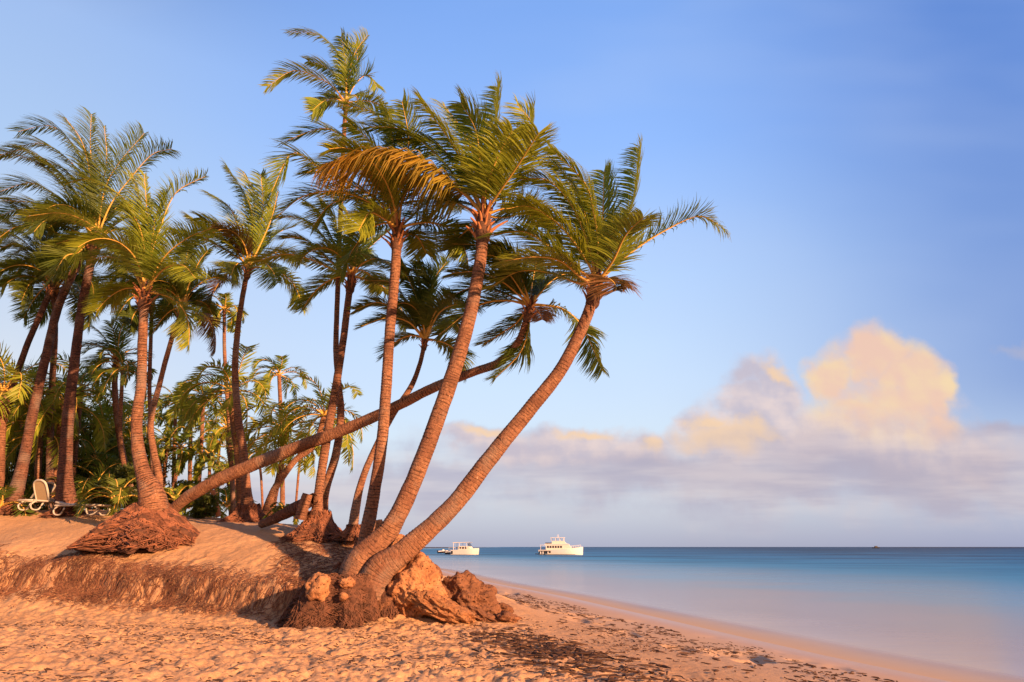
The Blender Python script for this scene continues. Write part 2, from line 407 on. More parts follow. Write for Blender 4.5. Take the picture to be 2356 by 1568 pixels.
# ------------------------------------------------------------------ terrain
def beach(X, Y):
    d = shore_x(Y) - X
    return np.where(d > 0, .98*(1-np.exp(-d/8.0)), .10*d)
ctrl = []
for px, rows in {
    -500: [(1322,23),(1245,25),(1195,28),(1150,33)],
    -250: [(1332,21.8),(1255,23.3),(1205,26),(1158,31)],
    0:   [(1347,20.5),(1268,22),(1215,25),(1170,29)],
    200: [(1358,19.5),(1285,20.8),(1232,23),(1180,27)],
    350: [(1372,18.8),(1305,20),(1255,21.5),(1212,23.5),(1186,27)],
    500: [(1388,18),(1325,19),(1262,21),(1198,26)],
    650: [(1402,17.2),(1350,18),(1285,19.8),(1205,24)],
    760: [(1415,16.7),(1368,17.4),(1300,19),(1235,22),(1222,24)],
    850: [(1424,16.3),(1378,17),(1320,18.5),(1268,20.5),(1262,23)],
    940: [(1428,16.2),(1390,17.2),(1345,18.5),(1318,20)]}.items():
    for py, Y in rows: ctrl.append(tuple(P(px, py, Y)))
# plateau behind the crest
for X, Y, Z in [(-45,34,4.0),(-30,34,3.8),(-20,36,3.6),(-12,34,3.1),(-14,48,3.2),(-30,50,3.8),(-55,50,4.2),(-20,70,3.0),(-45,80,3.8),(-75,70,4),(-9,40,2.2),(-8,30,2.6),(-5,28,1.5),(-45,25,3.4),(-60,30,4)]:
    ctrl.append((X,Y,Z))
# beach samples
for Y in (-6,0,5,9,12,14.5):
    for X in (-30,-22,-15,-9,-4,0,4,8,12,20):
        if Y > 11 and X < -12: continue
        ctrl.append((X, Y, float(beach(np.array(X*1.),np.array(Y*1.)))))
for Y in (17,20,24,29,36,45,60,80,110):
    for dX in (-6,-3,0,3,7.5):
        X = float(shore_x(Y))-dX
        if X < -1.6 and Y < 26: continue
        if Y < 26 and dX > 6.5: continue
        ctrl.append((X, Y, float(beach(np.array(X),np.array(Y*1.)))))
C = np.array(ctrl)
def tps(r2): return r2*np.log(r2+1e-9)
n_ = len(C); d2 = ((C[:,None,:2]-C[None,:,:2])**2).sum(-1)
A_ = np.zeros((n_+3, n_+3)); A_[:n_,:n_] = tps(d2)+np.eye(n_)*.6
A_[:n_,n_] = 1; A_[:n_,n_+1:] = C[:,:2]; A_[n_:,:n_] = A_[:n_,n_:].T
WT = np.linalg.solve(A_, np.r_[C[:,2],0,0,0])
def smooth_z(X, Y):
    sh = X.shape; X = X.ravel(); Y = Y.ravel(); out = np.empty(len(X))
    for a in range(0, len(X), 20000):
        x = X[a:a+20000]; y = Y[a:a+20000]
        r2 = (x[:,None]-C[None,:,0])**2 + (y[:,None]-C[None,:,1])**2
        out[a:a+20000] = tps(r2)@WT[:n_] + WT[n_] + WT[n_+1]*x + WT[n_+2]*y
    out = out.reshape(sh); X = X.reshape(sh); Y = Y.reshape(sh)
    bz = beach(X, Y)
    # seaward of the dune the beach formula rules
    wsea = np.clip((X-(shore_x(Y)-6))/3.0, 0, 1)
    out = out*(1-wsea)+bz*wsea
    return np.minimum(out, 4.6)
FX = [-24,-15.6,-12.3,-10,-7.9,-5.9,-4.5,-3.4]; FY = [22.8,20.5,19.5,18.8,18.0,17.2,16.7,16.3]
smooth_base = smooth_z
def smooth_z(X, Y):             # the waves have cut a low step along the foot of the dune
    t = Y-np.interp(X, FX, FY)-.55-.25*(fbm(X*1.3, X*0+4, 3, 8)-.5)*2
    return smooth_base(X, Y)+.24*np.tanh(t/.14)*np.exp(-(t/.95)**2)*np.clip((-3.4-X)/.8, 0, 1)*np.clip((Y-13)/1,0,1)
def gz(x, y): return float(smooth_z(np.array([x*1.]), np.array([y*1.]))[0])

Ys = [-6.0]
while Ys[-1] < 420:
    y = Ys[-1]
    d = .30 if y < 6 else (.042 if y < 17 else (.055 if y < 23 else (.12 if y < 30 else .012*y**1.1)))
    Ys.append(y+d)
Ys = np.array(Ys)
us = np.concatenate([np.linspace(-3.2,-1.0,60,endpoint=False), np.linspace(-1.0,.72,980,endpoint=False), np.linspace(.72,1.6,60)])*.74
X = us[None,:]*(Ys[:,None]+6.5); Y = np.repeat(Ys[:,None], len(us), 1)
# coarse evaluation of smooth base on a subgrid is enough
Z = smooth_z(X, Y)
D = shore_x(Y) - X
bz = beach(X, Y); dune = np.clip((Z-bz)/.5, 0, 1)
dry = np.clip((D-5.5)/3.0, 0, 1)
# trampled dry sand
pr = fbm(X*5.0+.7*fbm(X*1.1,Y*1.1,2,5), Y*5.0, 4, 3)
pits = np.clip((pr-.52)*4, -1, 1)
tramp = dry*(1-.75*dune*np.clip((Z-bz-.5)/1.0,0,1))
Z = Z + tramp*(.050*pits + .035*(fbm(X*.9,Y*.9,3,11)-.5)*2 + .018*(fbm(X*9,Y*9,2,21)-.5)*2)
Z = Z + dune*(.10*(fbm(X*.7,Y*.7,4,31)-.5) + .03*(fbm(X*5,Y*5,3,35)-.5))
# hummocky scarp laced with roots
slopeband = np.zeros_like(Z)
gy = np.gradient(Z, axis=0)/np.gradient(Y, axis=0)
fyx = np.interp(X, FX, FY)
band = np.exp(-((Y-fyx-.55)/.50)**2)*(X<-3.0)*(Y>14)*(.35+1.1*fbm(X*.8,Y*1.5,3,71))
Z = Z + band*(.20*(fbm(X*1.7,Y*1.7,4,41)-.5)+.10*(fbm(X*7,Y*7,2,43)-.5))
# footprints on the firm wet beach
fp = vnoise(X*2.2,Y*1.7,77)*vnoise(X*.5,Y*.5,78)
track = np.exp(-((D-4.2-.8*np.sin(Y*.3))/1.5)**2)
Z = Z - np.clip(fp-.30,0,.3)*.55*track*(1-dry)*(Y<60)
# footprints: individual prints
cell = 0
wet = np.clip(1-(D-.3)/6.0, 0, 1)
litter = band*.62
patch = np.exp(-(((X-1.0+(Y-12)*.28)/1.1)**2+((Y-12.3)/2.6)**2))*np.clip(fbm(X*1.2,Y*3.5,3,61)-.42,0,1)*4
litter = np.clip(litter+patch*.15, 0, 1)
nr, nc_ = X.shape
V = np.stack([X,Y,Z],-1).reshape(-1,3)
i = np.arange(nr-1)[:,None]*nc_ + np.arange(nc_-1)[None,:]
F = np.stack([i, i+1, i+nc_+1, i+nc_], -1).reshape(-1,4)
me = np_mesh('sand_beach', V, F, smooth=True)
for nm, arr in (('wet', wet), ('litter', litter)):
    a = me.attributes.new(nm, 'FLOAT', 'POINT'); a.data.foreach_set('value', arr.ravel().astype(np.float32))
tag(link('beach_ground', me, None, [M['sand']]), kind='structure')

# ------------------------------------------------------------------ sea
ys = np.concatenate([np.linspace(-6,60,90), np.geomspace(62,12000,110)])
ss_ = np.concatenate([np.linspace(-2.5,12,30), np.geomspace(13,14000,60)])
Xw = shore_x(ys)[:,None] + ss_[None,:]; Yw = np.repeat(ys[:,None], len(ss_), 1)
Sw = np.repeat(ss_[None,:], len(ys), 0)*.95
# far beyond the shore data, water spreads behind the land too
i = np.arange(len(ys)-1)[:,None]*len(ss_) + np.arange(len(ss_)-1)[None,:]
Fw = np.stack([i, i+1, i+len(ss_)+1, i+len(ss_)], -1).reshape(-1,4)
me = np_mesh('sea', np.stack([Xw,Yw,np.zeros_like(Xw)],-1).reshape(-1,3), Fw, smooth=True)
a = me.attributes.new('offshore', 'FLOAT', 'POINT'); a.data.foreach_set('value', Sw.ravel().astype(np.float32))
tag(link('sea', me, None, [M['water']]), kind='structure')
# sea floor / land base reaching the horizon, under everything
me = np_mesh('seabed', [(-14000,-60,-3),(14000,-60,-3),(14000,14000,-3),(-14000,14000,-3)], [(0,1,2,3)])
tag(link('seabed', me, None, [M['land']]), kind='structure')

# ------------------------------------------------------------------ palm building
WIND = np.array([-1.0, .12, 0.05])
def frond_geom(path, leafmax=.85, nleaf=60, width=.045, seed=0, rr=.028, wind=1.0, droop=.55, seg=3, curl=1.0, tipvar=False):
    r = np.random.default_rng(seed)
    pts = catmull(path, 26)
    pts = pts + 0.0
    T = nrm(np.gradient(pts, axis=0))
    hor = pts[-1]-pts[0]; hor = hor*np.array([1,1,0]); hl = np.linalg.norm(hor); hor = hor/max(hl,.3)
    ref = np.array([0,0,1.])-hor*.6 + r.normal(0,.12,3)
    N = nrm(ref-(T@ref)[:,None]*T)
    for _ in range(3): N = nrm((N+np.roll(N,1,0)*.5+np.roll(N,-1,0)*.5)); N = nrm(N-(N*T).sum(1)[:,None]*T)
    N = np.where((N@ref)[:,None] < 0, -N, N)
    S = np.cross(T, N)
    t = np.tile(np.linspace(.17, .995, nleaf), 2); side = np.repeat([1.,-1.], nleaf)
    t = np.clip(t + r.normal(0,.25/nleaf,len(t)), .1, 1)
    f = t*25; i0 = np.minimum(f.astype(int), 24); fr = (f-i0)[:,None]
    p = pts[i0]*(1-fr)+pts[i0+1]*fr; tt = nrm(T[i0]*(1-fr)+T[i0+1]*fr); nn = nrm(N[i0]*(1-fr)+N[i0+1]*fr); sd = nrm(S[i0]*(1-fr)+S[i0+1]*fr)
    L = leafmax*np.interp(t, [.1,.25,.45,.75,.92,1.0], [.50,.88,1.0,.86,.62,.42])*r.uniform(.8,1.12,len(t))
    m = len(t)
    d0 = nrm(sd*side[:,None]*.95 + WIND*.20*wind + tt*(.45+.70*t[:,None]) + nn*.18 + r.normal(0,.10,(m,3)))
    pull = WIND*wind*.75 + np.array([0,0,-1.])*droop + r.normal(0,.10,(m,3))
    P_ = [p]; cur = p; d = d0
    for k in range(seg):
        w_ = min(.9,(.09+.27*(k/seg))*curl)
        d = nrm(d*(1-w_)+pull*w_); cur = cur + d*(L/seg)[:,None]; P_.append(cur)
    P_ = np.stack(P_, 1)                        # m, seg+1, 3
    wd = nrm(np.cross(nn, nrm(P_[:,1]-P_[:,0])) + r.normal(0,.25,(m,3)))
    prof = np.array([.6,1.0,.7,.06]) if seg == 3 else np.array([.6,1.0,.12])
    Wd = width*prof[None,:,None]*wd[:,None,:]*.5*r.uniform(.8,1.2,(m,1,1))
    Vv = np.stack([P_-Wd, P_+Wd], 2).reshape(-1,3)   # m*(seg+1)*2
    b_ = np.arange(m)[:,None]*(seg+1)*2 + np.arange(seg)[None,:]*2
    Fv = np.stack([b_, b_+1, b_+3, b_+2], -1).reshape(-1,4)
    lv = np.repeat(np.clip(r.normal(.28,.22,m)+.42*t**2,0,1) if not tipvar else np.clip(r.normal(-.15,.12,m)+1.25*t,0,1), (seg+1)*2)
    rad = np.interp(np.linspace(0,1,26), [0,.06,.2,1], [rr*2.0, rr*1.4, rr, rr*.22])
    Vr, Fr = tubes(pts[None], rad[None], 5)
    Vt = np.vstack([Vv, Vr]); Ft = np.vstack([Fv, Fr+len(Vv)])
    mi = np.r_[np.zeros(len(Fv),int), np.ones(len(Fr),int)]
    return Vt, Ft, mi, np.r_[lv, np.full(len(Vr), .5)]

def frond_path_px(base, pts, Y, seed, L=3.6, dirn=None):
    r = np.random.default_rng(seed)
    b = np.array(base, float)
    pl = [P(px, py, Y) for px, py in pts]
    arr = [np.array(b)]+[np.array(q) for q in pl]
    plen = sum(np.linalg.norm(arr[i+1]-arr[i]) for i in range(len(arr)-1))
    dd = math.sqrt(max(.15, L*L-plen*plen)); dd = min(dd, 2.0)*r.uniform(.7,1)
    sg = dirn if dirn is not None else (1 if r.random() < .5 else -1)
    out = [b]; acc = 0
    for k, (px, py) in enumerate(pts):
        acc += np.linalg.norm(arr[k+1]-arr[k]); q = acc/plen
        out.append(np.array(P(px, py, b[1]+sg*dd*q)))
    return np.array(out)
def frond_path_gen(base, az, elv, L, droop, lean=.35, seed=0):
    r = np.random.default_rng(seed)
    d = np.array([math.cos(az)*math.cos(elv), math.sin(az)*math.cos(elv), math.sin(elv)])
    p = np.array(base, float); out = [p]; k = 7
    for i in range(k):
        d = d + np.array([0,0,-1.])*droop*(.10+.09*i) + WIND*lean*.17
        d = d/np.linalg.norm(d); p = p + d*L/k; out.append(p)
    return np.array(out)

def trunk_mesh(pts, sides=22, ring=.085, rough=1.0, seed=0):
    """pts: (x,y,z,r)"""
    r = np.random.default_rng(seed)
    pts = np.asarray(pts, float)
    L = np.linalg.norm(np.diff(pts[:,:3],axis=0),axis=1).sum()
    n = max(10, int(L/ring*3))
    c = catmull(pts, n); cen = c[:,:3]; rad = np.maximum(c[:,3], .02)
    s = np.linspace(0, L, n)
    T = nrm(np.gradient(cen, axis=0)); ref = np.array([0,1.,0])
    A = nrm(np.cross(T, ref)); B = np.cross(T, A)
    th = np.arange(sides+1)*2*math.pi/sides
    ph = (s[:,None]/ring + .25*np.sin(th*2+s[:,None]*1.3)[:,:]) % 1.0
    saw = (ph-.5)*.05*rough*(.35+1.3*vnoise(s[:,None]*1.7, s[:,None]*0+2, seed))
    lump = (fbm(np.repeat(s[:,None]*2.2,sides+1,1), np.cos(th)[None,:]*1.5+5+np.sin(th)[None,:]*1.1, 4, seed)-.5)*.17*rough
    rr = rad[:,None]*(1+saw+lump); rr[:,-1] = rr[:,0]
    V = cen[:,None,:]+rr[:,:,None]*(A[:,None,:]*np.cos(th)[None,:,None]+B[:,None,:]*np.sin(th)[None,:,None])
    i = np.arange(n-1)[:,None]*(sides+1)+np.arange(sides)[None,:]
    F = np.stack([i, i+1, i+sides+2, i+sides+1], -1).reshape(-1,4)
    U = np.repeat((th/(2*math.pi))[None,:], n, 0); Vc = np.repeat(s[:,None], sides+1, 1)
    UV = np.stack([U,Vc],-1).reshape(-1,2)[F.ravel()]
    return np_mesh('trunk', V.reshape(-1,3), F, uv=UV, smooth=True)

def crown_base_mesh(base, axis, rad, seed, big=True):
    """ragged heart of old leaf bases"""
    r = np.random.default_rng(seed)
    ax = np.array(axis)/np.linalg.norm(axis); side = nrm(np.cross(ax, [0,1.,0])); fw = np.cross(ax, side)
    paths = []; rads = []
    nst = 20 if big else 12
    for k in range(nst):
        a = k*2.399+r.uniform(-.3,.3); h = -rad*3.6 + rad*4.4*k/nst
        out = side*math.cos(a)+fw*math.sin(a)
        p0 = np.array(base)+ax*h+out*rad*.6
        sp_ = r.uniform(.9,2.2) if h < 0 else r.uniform(.5,1.2)
        ln = rad*r.uniform(1.3,3.6)
        p1 = p0+(out*.38*sp_+ax*.9)*ln*.5; p2 = p1+(out*.45*sp_+ax*.7)*ln*.5
        pts = catmull([p0,p1,p2],6); paths.append(pts); rads.append(np.interp(np.arange(6),[0,2,5],[rad*.38,rad*.26,rad*.12]))
    V1,F1 = tubes(np.array(paths), np.array(rads), 5)
    hp = catmull([np.array(base)-ax*rad*4.2, np.array(base)-ax*rad*1.5, np.array(base)+ax*rad*1.2, np.array(base)+ax*rad*3], 14)
    hr = np.interp(np.arange(14),[0,3,8,13],[rad*.85,rad*1.25,rad*1.0,rad*.25])*r.uniform(.88,1.12,14)
    V2,F2 = tubes(hp[None], hr[None], 12)
    V2 = V2 + r.normal(0, rad*.07, V2.shape)
    return np_mesh('crown', np.vstack([V1,V2]), np.vstack([F1,F2+len(V1)]), mi=np.r_[np.zeros(len(F1),int), np.ones(len(F2),int)])

GP = 'palms leaning over the beach'
def palm(label, Y, tr, fronds=(), extra=0, L=3.6, seed=1, group='coconut palms of the beach grove', bark='bark', leaf='leaf', gold=(), dead=(), top=None,
         leafmax=.85, nleaf=125, width=.036, droop=.55, wind=1.0, rough=1.0, rr=.034, over={}, Ytop=None, dirs=None, foot=.5, elr=(-.2,1.35), name='palm_tree', tw=.62):
    leafmax = leafmax*(1.22 if Y < 24 else 1.42)
    n = len(tr); Yt = Y if Ytop is None else Ytop
    pts = []
    for k, (px, py, wd) in enumerate(tr):
        yk = Y+(Yt-Y)*k/(n-1); p = P(px, py, yk); pts.append((*p, wd*tw/2*mpp(p)))
    p0 = pts[0]
    d0 = nrm(np.array(pts[0][:3])-np.array(pts[1][:3]))
    d0 = nrm(d0*.5+np.array([0,0,-1]))
    foot = max(foot, (p0[2]-gz(p0[0],p0[1])+.35)/abs(d0[2]))
    below = (*(np.array(p0[:3])+d0*foot), p0[3]*1.15)
    root = empty(name, (p0[0], p0[1], p0[2]))
    tag(root, label, 'palm tree', group)
    link('trunk', trunk_mesh([below]+pts, seed=seed, rough=rough), root, [M[bark]])
    b = np.array(pts[-1][:3]); ax = nrm(b-np.array(pts[-2][:3])); ax = nrm(ax+np.array([0,0,.6])); rad = pts[-1][3]
    cr = link('crown', crown_base_mesh(b+ax*rad*1.5, ax, rad*1.15, seed), root, [M['petiole'], M['fibre']])
    b2 = b+ax*rad*2.0
    k = 0
    for j, f in enumerate(fronds):
        pth = frond_path_px(b2, f, Yt, seed*100+j, L, None if dirs is None else dirs.get(j))
        lf = 'leaf_gold' if j in gold else ('leaf_dead' if j in dead else leaf)
        ov = dict(leafmax=leafmax, nleaf=nleaf, width=width, wind=wind, droop=droop); ov.update(over.get(j, {}))
        Vt,Ft,mi,va = frond_geom(pth, seed=seed*100+j, rr=rr, **ov)
        fo = link('frond', np_mesh('frond', Vt, Ft, mi, va), cr, [M[lf], M['rachis']])
        if j in gold: fo['label'] = 'golden dying frond'
        if j in dead: fo['label'] = 'dry brown frond'
    r = np.random.default_rng(seed+555)
    for j in range(extra):
        az = j*2.399+r.uniform(-.3,.3); e = elr[0]+(elr[1]-elr[0])*((j+.5)/extra)
        pth = frond_path_gen(b2, az, e, L*r.uniform(.7,.95), .6+.5*r.random(), .55*wind, j)
        Vt,Ft,mi,va = frond_geom(pth, leafmax*.95, nleaf, width, seed*777+j, rr, wind, droop)
        dd = r.random() < .08
        link('frond', np_mesh('frond', Vt, Ft, mi, va), cr, [M['leaf_dead' if dd else leaf], M['rachis']])
    return root
def small_palm(label, Y, tr, L=3.0, n=13, seed=1, group='smaller palms standing farther back', bark='bark', leaf='leaf', leafmax=.75, elr=(-.25,1.3), nleaf=34, width=.06, wind=.7, name='palm_tree', cat='palm tree'):
    """far palm: trunk and a one-mesh crown"""
    pts = []
    for (px, py, wd) in tr:
        p = P(px, py, Y); pts.append((*p, wd*.8/2*mpp(p)))
    root = empty(name, pts[0][:3]); tag(root, label, cat, group)
    below = (pts[0][0], pts[0][1], pts[0][2]-.8, pts[0][3]*1.1)
    link('trunk', trunk_mesh([below]+pts, sides=12, seed=seed, ring=.16), root, [M[bark]])
    crown_only(root, np.array(pts[-1][:3]), L, n, seed, leaf, leafmax, elr, nleaf, width, wind, pts[-1][3])
    return root
def crown_only(root, b, L, n, seed, leaf, leafmax, elr, nleaf, width, wind, rad=.1):
    r = np.random.default_rng(seed+99); Vs=[];Fs=[];Ms=[];As=[];o=0
    for j in range(n):
        az = j*2.399+r.uniform(-.35,.35)+seed; e = elr[0]+(elr[1]-elr[0])*((j+.5)/n)
        pth = frond_path_gen(b, az, e, L*r.uniform(.8,1.05), .9+.5*r.random(), .65*wind, j)
        Vt,Ft,mi,va = frond_geom(pth, leafmax, nleaf, width, seed*31+j, .028, wind, .5, seg=2)
        va = np.clip(va*.7+.3*r.random(),0,1)
        Vs.append(Vt);Fs.append(Ft+o);Ms.append(mi);As.append(va);o+=len(Vt)
    link('crown', np_mesh('crown', np.vstack(Vs), np.vstack(Fs), np.concatenate(Ms), np.concatenate(As)), root, [M[leaf], M['rachis']])

# ---- the leaning group in front
palm1 = palm('big curved palm leaning furthest right toward the sea, lowest at its base on the rocks', 16.6,
  [(868,1322,104),(935,1262,72),(1040,1165,60),(1130,1050,54),(1215,945,48),(1290,850,43),(1345,740,38),(1368,672,33)],
  [[(1450,582),(1530,530),(1610,497),(1668,527)],
   [(1405,560),(1453,471),(1472,338)],
   [(1376,560),(1367,494),(1345,420),(1266,340)],
   [(1385,540),(1388,460),(1390,392)],
   [(1352,555),(1312,467),(1259,414),(1195,412)],
   [(1343,628),(1266,568),(1205,532),(1130,540)],
   [(1330,650),(1260,625),(1190,625),(1130,660)],
   [(1395,640),(1412,650),(1420,668)],
   [(1350,600),(1290,520),(1220,475),(1165,480)],
   [(1360,560),(1330,450),(1280,380),(1240,370)],
   [(1410,600),(1440,540),(1480,500)],
   [(1340,640),(1290,600),(1230,590),(1160,600)],
   [(1365,580),(1350,500),(1320,430)],
  ], extra=1, tw=.70, seed=3, L=3.7, dead=(7,), gold=(), elr=(1.0,1.3), dirs={0:-1,4:-1,7:-1})
palm2 = palm('tall palm with a golden arching frond, second from the right at its crown', 16.9,
  [(828,1302,108),(898,1215,66),(950,1110,56),(1000,980,53),(1045,850,49),(1080,730,45),(1105,600,38),(1112,520,38)],
  [[(1075,452),(1004,392),(947,363),(869,350),(756,378)],
   [(1085,420),(1040,330),(965,228)],
   [(1119,430),(1136,304),(1146,200)],
   [(1100,400),(1070,310),(1020,240)],
   [(1150,440),(1205,360),(1225,290),(1190,240)],
   [(1135,462),(1187,387),(1240,305)],
   [(1070,440),(1010,360),(930,300),(850,290)],
   [(1160,500),(1210,490),(1240,520)],
   [(1095,515),(1062,540),(1036,575)],
   [(1105,380),(1095,300),(1060,235)],
   [(1060,470),(1000,430),(930,410),(860,430)],
   [(1085,440),(1045,370),(985,320),(910,320)],
   [(1120,430),(1150,350),(1180,300)],
  ], extra=2, tw=.70, seed=5, L=3.9, gold=(0,), elr=(.2,1.2), dirs={0:-1,6:1,11:1}, leafmax=.92, over={0:dict(leafmax=2.0, wind=.35, droop=1.5, nleaf=190, width=.056, curl=2.1, tipvar=True)})
palm3 = palm('straight slender palm rising just left of the two big leaning palms', 18.0,
  [(838,1262,58),(858,1150,46),(878,1020,42),(888,900,40),(897,760,38),(908,640,36),(914,545,34)],
  [[(912,430),(903,330),(865,262),(785,240)],
   [(930,420),(940,320),(925,232)],
   [(880,430),(830,350),(750,295),(655,325)],
   [(870,460),(800,420),(735,385),(672,352),(625,440)],
   [(860,470),(780,440),(700,450),(635,500)],
   [(945,500),(1000,455),(1060,480)],
   [(935,535),(961,545),(981,583)],
   [(880,500),(850,490),(825,530)],
   [(890,420),(855,330),(800,280)],
   [(905,400),(900,300),(880,245)],
   [(890,440),(840,390),(770,370),(700,400)],
   [(880,480),(820,455),(760,470),(720,520)],
   [(930,440),(970,370),(1010,350)],
  ], extra=3, seed=7, L=4.0, elr=(.3,1.2))
palm4 = palm('palm lying almost flat, crossing behind the other trunks and turning up at the tip', 23.2,
  [(398,1172,40),(470,1120,44),(560,1078,46),(680,1030,44),(800,985,41),(900,940,38),(1000,890,35),(1090,855,30),(1150,832,30),(1193,785,26),(1217,716,23)],
  [[(1250,702),(1295,711),(1340,752),(1386,852)],
   [(1190,740),(1155,765),(1115,790)],
   [(1213,770),(1190,820),(1140,868)],
   [(1160,690),(1095,705),(1010,770)],
   [(1160,650),(1100,625),(1040,628)],
   [(1180,640),(1120,570),(1040,560)],
   [(1225,650),(1235,600)],
   [(1238,715),(1248,735)],
   [(1180,640),(1140,590),(1100,590)],
   [(1150,670),(1090,660),(1040,680)],
   [(1200,640),(1170,580),(1130,560)],
   [(1250,650),(1290,640)],
  ], extra=1, Ytop=18.6, tw=.64, seed=9, L=2.8, leaf='leaf_shaded', dead=(7,), gold=(), elr=(.6,1.2), leafmax=.75, rough=1.4, dirs={0:-1,1:1,2:1,3:1})
palm5 = palm('palm of medium height with paired trunks beside it, left of the slender straight palm', 21.8,
  [(729,1195,50),(732,1140,34),(742,1070,32),(760,960,31),(776,870,29),(790,780,26),(800,700,25),(807,650,25)],
  [[(804,560),(802,495),(765,440)],
   [(775,581),(751,551),(715,513),(677,498),(637,500)],
   [(772,622),(715,596),(656,584),(585,602)],
   [(770,560),(735,490),(705,465)],
   [(825,600),(849,569),(896,530)],
   [(835,605),(875,595),(912,622)],
   [(825,560),(848,500),(850,465)],
   [(780,560),(770,500),(740,460)],
   [(760,600),(700,550),(650,545)],
   [(830,620),(860,640),(880,670)],
  ], extra=4, seed=11, L=3.2, leafmax=.75)
palm6 = palm('tallest palm, crown standing alone highest above all the others', 22.4,
  [(742,1192,44),(748,1130,32),(775,1035,30),(784,950,27),(779,880,22),(773,800,20),(778,640,18),(785,450,16),(792,300,15),(796,245,15)],
  [[(791,151),(767,107),(726,77),(664,72)],
   [(801,185),(815,125),(846,80)],
   [(767,200),(733,179),(676,162),(616,198)],
   [(815,197),(845,172),(870,202)],
   [(770,226),(745,232),(720,252)],
   [(795,150),(790,110),(785,84)],
   [(775,180),(745,150),(710,140)],
   [(812,218),(825,230),(832,255)],
   [(805,170),(822,140),(818,100)],
  ], extra=2, seed=13, L=2.3, leafmax=.72, nleaf=70, width=.04, rr=.022, elr=(.1,1.3))
palm7 = palm('thin bending palm behind the crossing trunks, small crown under the golden frond', 21.0,
  [(812,1213,38),(826,1130,28),(850,1060,24),(900,960,23),(945,890,20),(965,840,17),(977,790,16)],
  [[(940,700),(900,650),(850,645)],
   [(920,720),(870,695),(818,712)],
   [(940,740),(890,730),(832,750)],
   [(982,700),(985,640),(960,600)],
   [(990,690),(1000,640),(1028,602)],
   [(960,690),(940,640),(922,602)],
   [(1010,720),(1050,700),(1100,705)],
   [(1005,750),(1040,735),(1060,760)],
   [(970,680),(955,620),(925,640)],
   [(1000,720),(1040,680),(1070,700)],
  ], extra=3, seed=15, L=2.8, leafmax=.65, gold=(), leaf='leaf_shaded')
# ---- left groups
palm8 = palm('palm with broad bright green crown on the large root mound at left', 22.0,
  [(352,1150,80),(332,1095,48),(317,1030,36),(315,960,32),(325,880,29),(328,780,27),(332,690,25)],
  [[(315,520),(295,469),(257,435),(203,411),(150,422)],
   [(335,540),(322,469),(303,397)],
   [(340,540),(336,460),(332,400)],
   [(349,587),(372,513),(406,442),(472,405)],
   [(288,587),(237,537),(186,503),(135,489),(62,497)],
   [(375,595),(430,548),(485,525)],
   [(330,560),(310,500),(275,460)],
   [(300,610),(250,590),(200,600)],
   [(375,620),(420,610),(450,640)],
   [(350,560),(360,490),(385,440)],
   [(300,590),(245,560),(190,545),(130,560)],
   [(310,640),(280,660),(255,700)],
  ], extra=3, tw=.74, seed=17, L=3.7, gold=(), leaf='leaf', dirs={4:-1,0:-1})
palm9 = palm('lone curved palm with tall feathery crown, centre left, standing on a dark mound', 25.6,
  [(570,1182,56),(566,1120,36),(560,1040,30),(548,960,27),(541,850,24),(548,750,20),(562,660,18),(570,625,18)],
  [[(576,571),(576,476),(520,380)],
   [(555,594),(532,564),(484,530),(433,496)],
   [(545,590),(470,550),(392,531)],
   [(610,590),(650,580),(690,605)],
   [(605,570),(640,535),(680,520)],
   [(590,560),(605,480),(600,400)],
   [(560,560),(530,480),(478,442)],
   [(555,605),(540,612),(532,632)],
   [(600,560),(625,500),(640,440)],
   [(550,570),(500,520),(460,500)],
   [(580,540),(585,450),(560,395)],
   [(600,600),(625,620),(640,650)],
  ], extra=3, seed=19, L=3.4, leafmax=.75)
palm10 = palm('slim palm forking off right behind the palm on the large root mound', 25.6,
  [(366,1105,28),(354,1040,24),(347,970,22),(368,880,19),(395,780,17),(418,718,17)],
  [[(433,659),(457,604),(478,576)],
   [(415,650),(395,600),(372,572)],
   [(440,669),(490,638),(548,650)],
   [(400,660),(370,645),(345,650)],
   [(445,690),(474,699),(488,722)],
   [(400,690),(385,705),(372,732)],
   [(425,640),(430,590),(440,560)],
   [(410,660),(380,610),(350,600)],
  ], extra=4, seed=21, L=2.7, leafmax=.62, leaf='leaf_shaded')
palm11 = palm('thin palm hidden behind the mound palm, drooping crown to the left', 28,
  [(352,1100,16),(346,960,14),(344,880,14),(347,780,13),(349,710,13)],
  [[(320,650),(270,635),(216,690)],
   [(320,680),(295,690),(272,722)],
   [(340,650),(310,620),(280,625)],
   [(365,670),(385,680),(390,710)],
   [(350,640),(340,600),(320,590)],
   [(330,700),(310,720),(300,745)],
  ], extra=4, seed=23, L=3.0, leafmax=.7, leaf='leaf_shaded')
palm12 = palm('thick dark trunked palm at left with high wide windblown crown', 27.0,
  [(152,1168,62),(150,1110,44),(152,1030,34),(158,950,30),(172,830,26),(186,720,24),(205,620,23),(219,565,22)],
  [[(216,440),(208,340),(210,262)],
   [(205,430),(180,350),(120,290),(42,302)],
   [(240,440),(270,380),(332,306)],
   [(255,470),(300,410),(350,355),(395,342)],
   [(190,470),(130,390),(60,345),(-20,362)],
   [(190,500),(130,450),(70,420),(0,440)],
   [(212,430),(190,330),(150,270)],
   [(205,450),(170,380),(100,330),(30,340)],
   [(230,450),(245,370),(240,290)],
   [(195,520),(140,500),(90,500),(50,530)],
   [(200,460),(150,390),(90,370)],
   [(260,520),(300,500),(330,530)],
  ], extra=5, tw=.78, seed=25, L=4.2, bark='bark_shaded', leaf='leaf_shaded', leafmax=1.0)
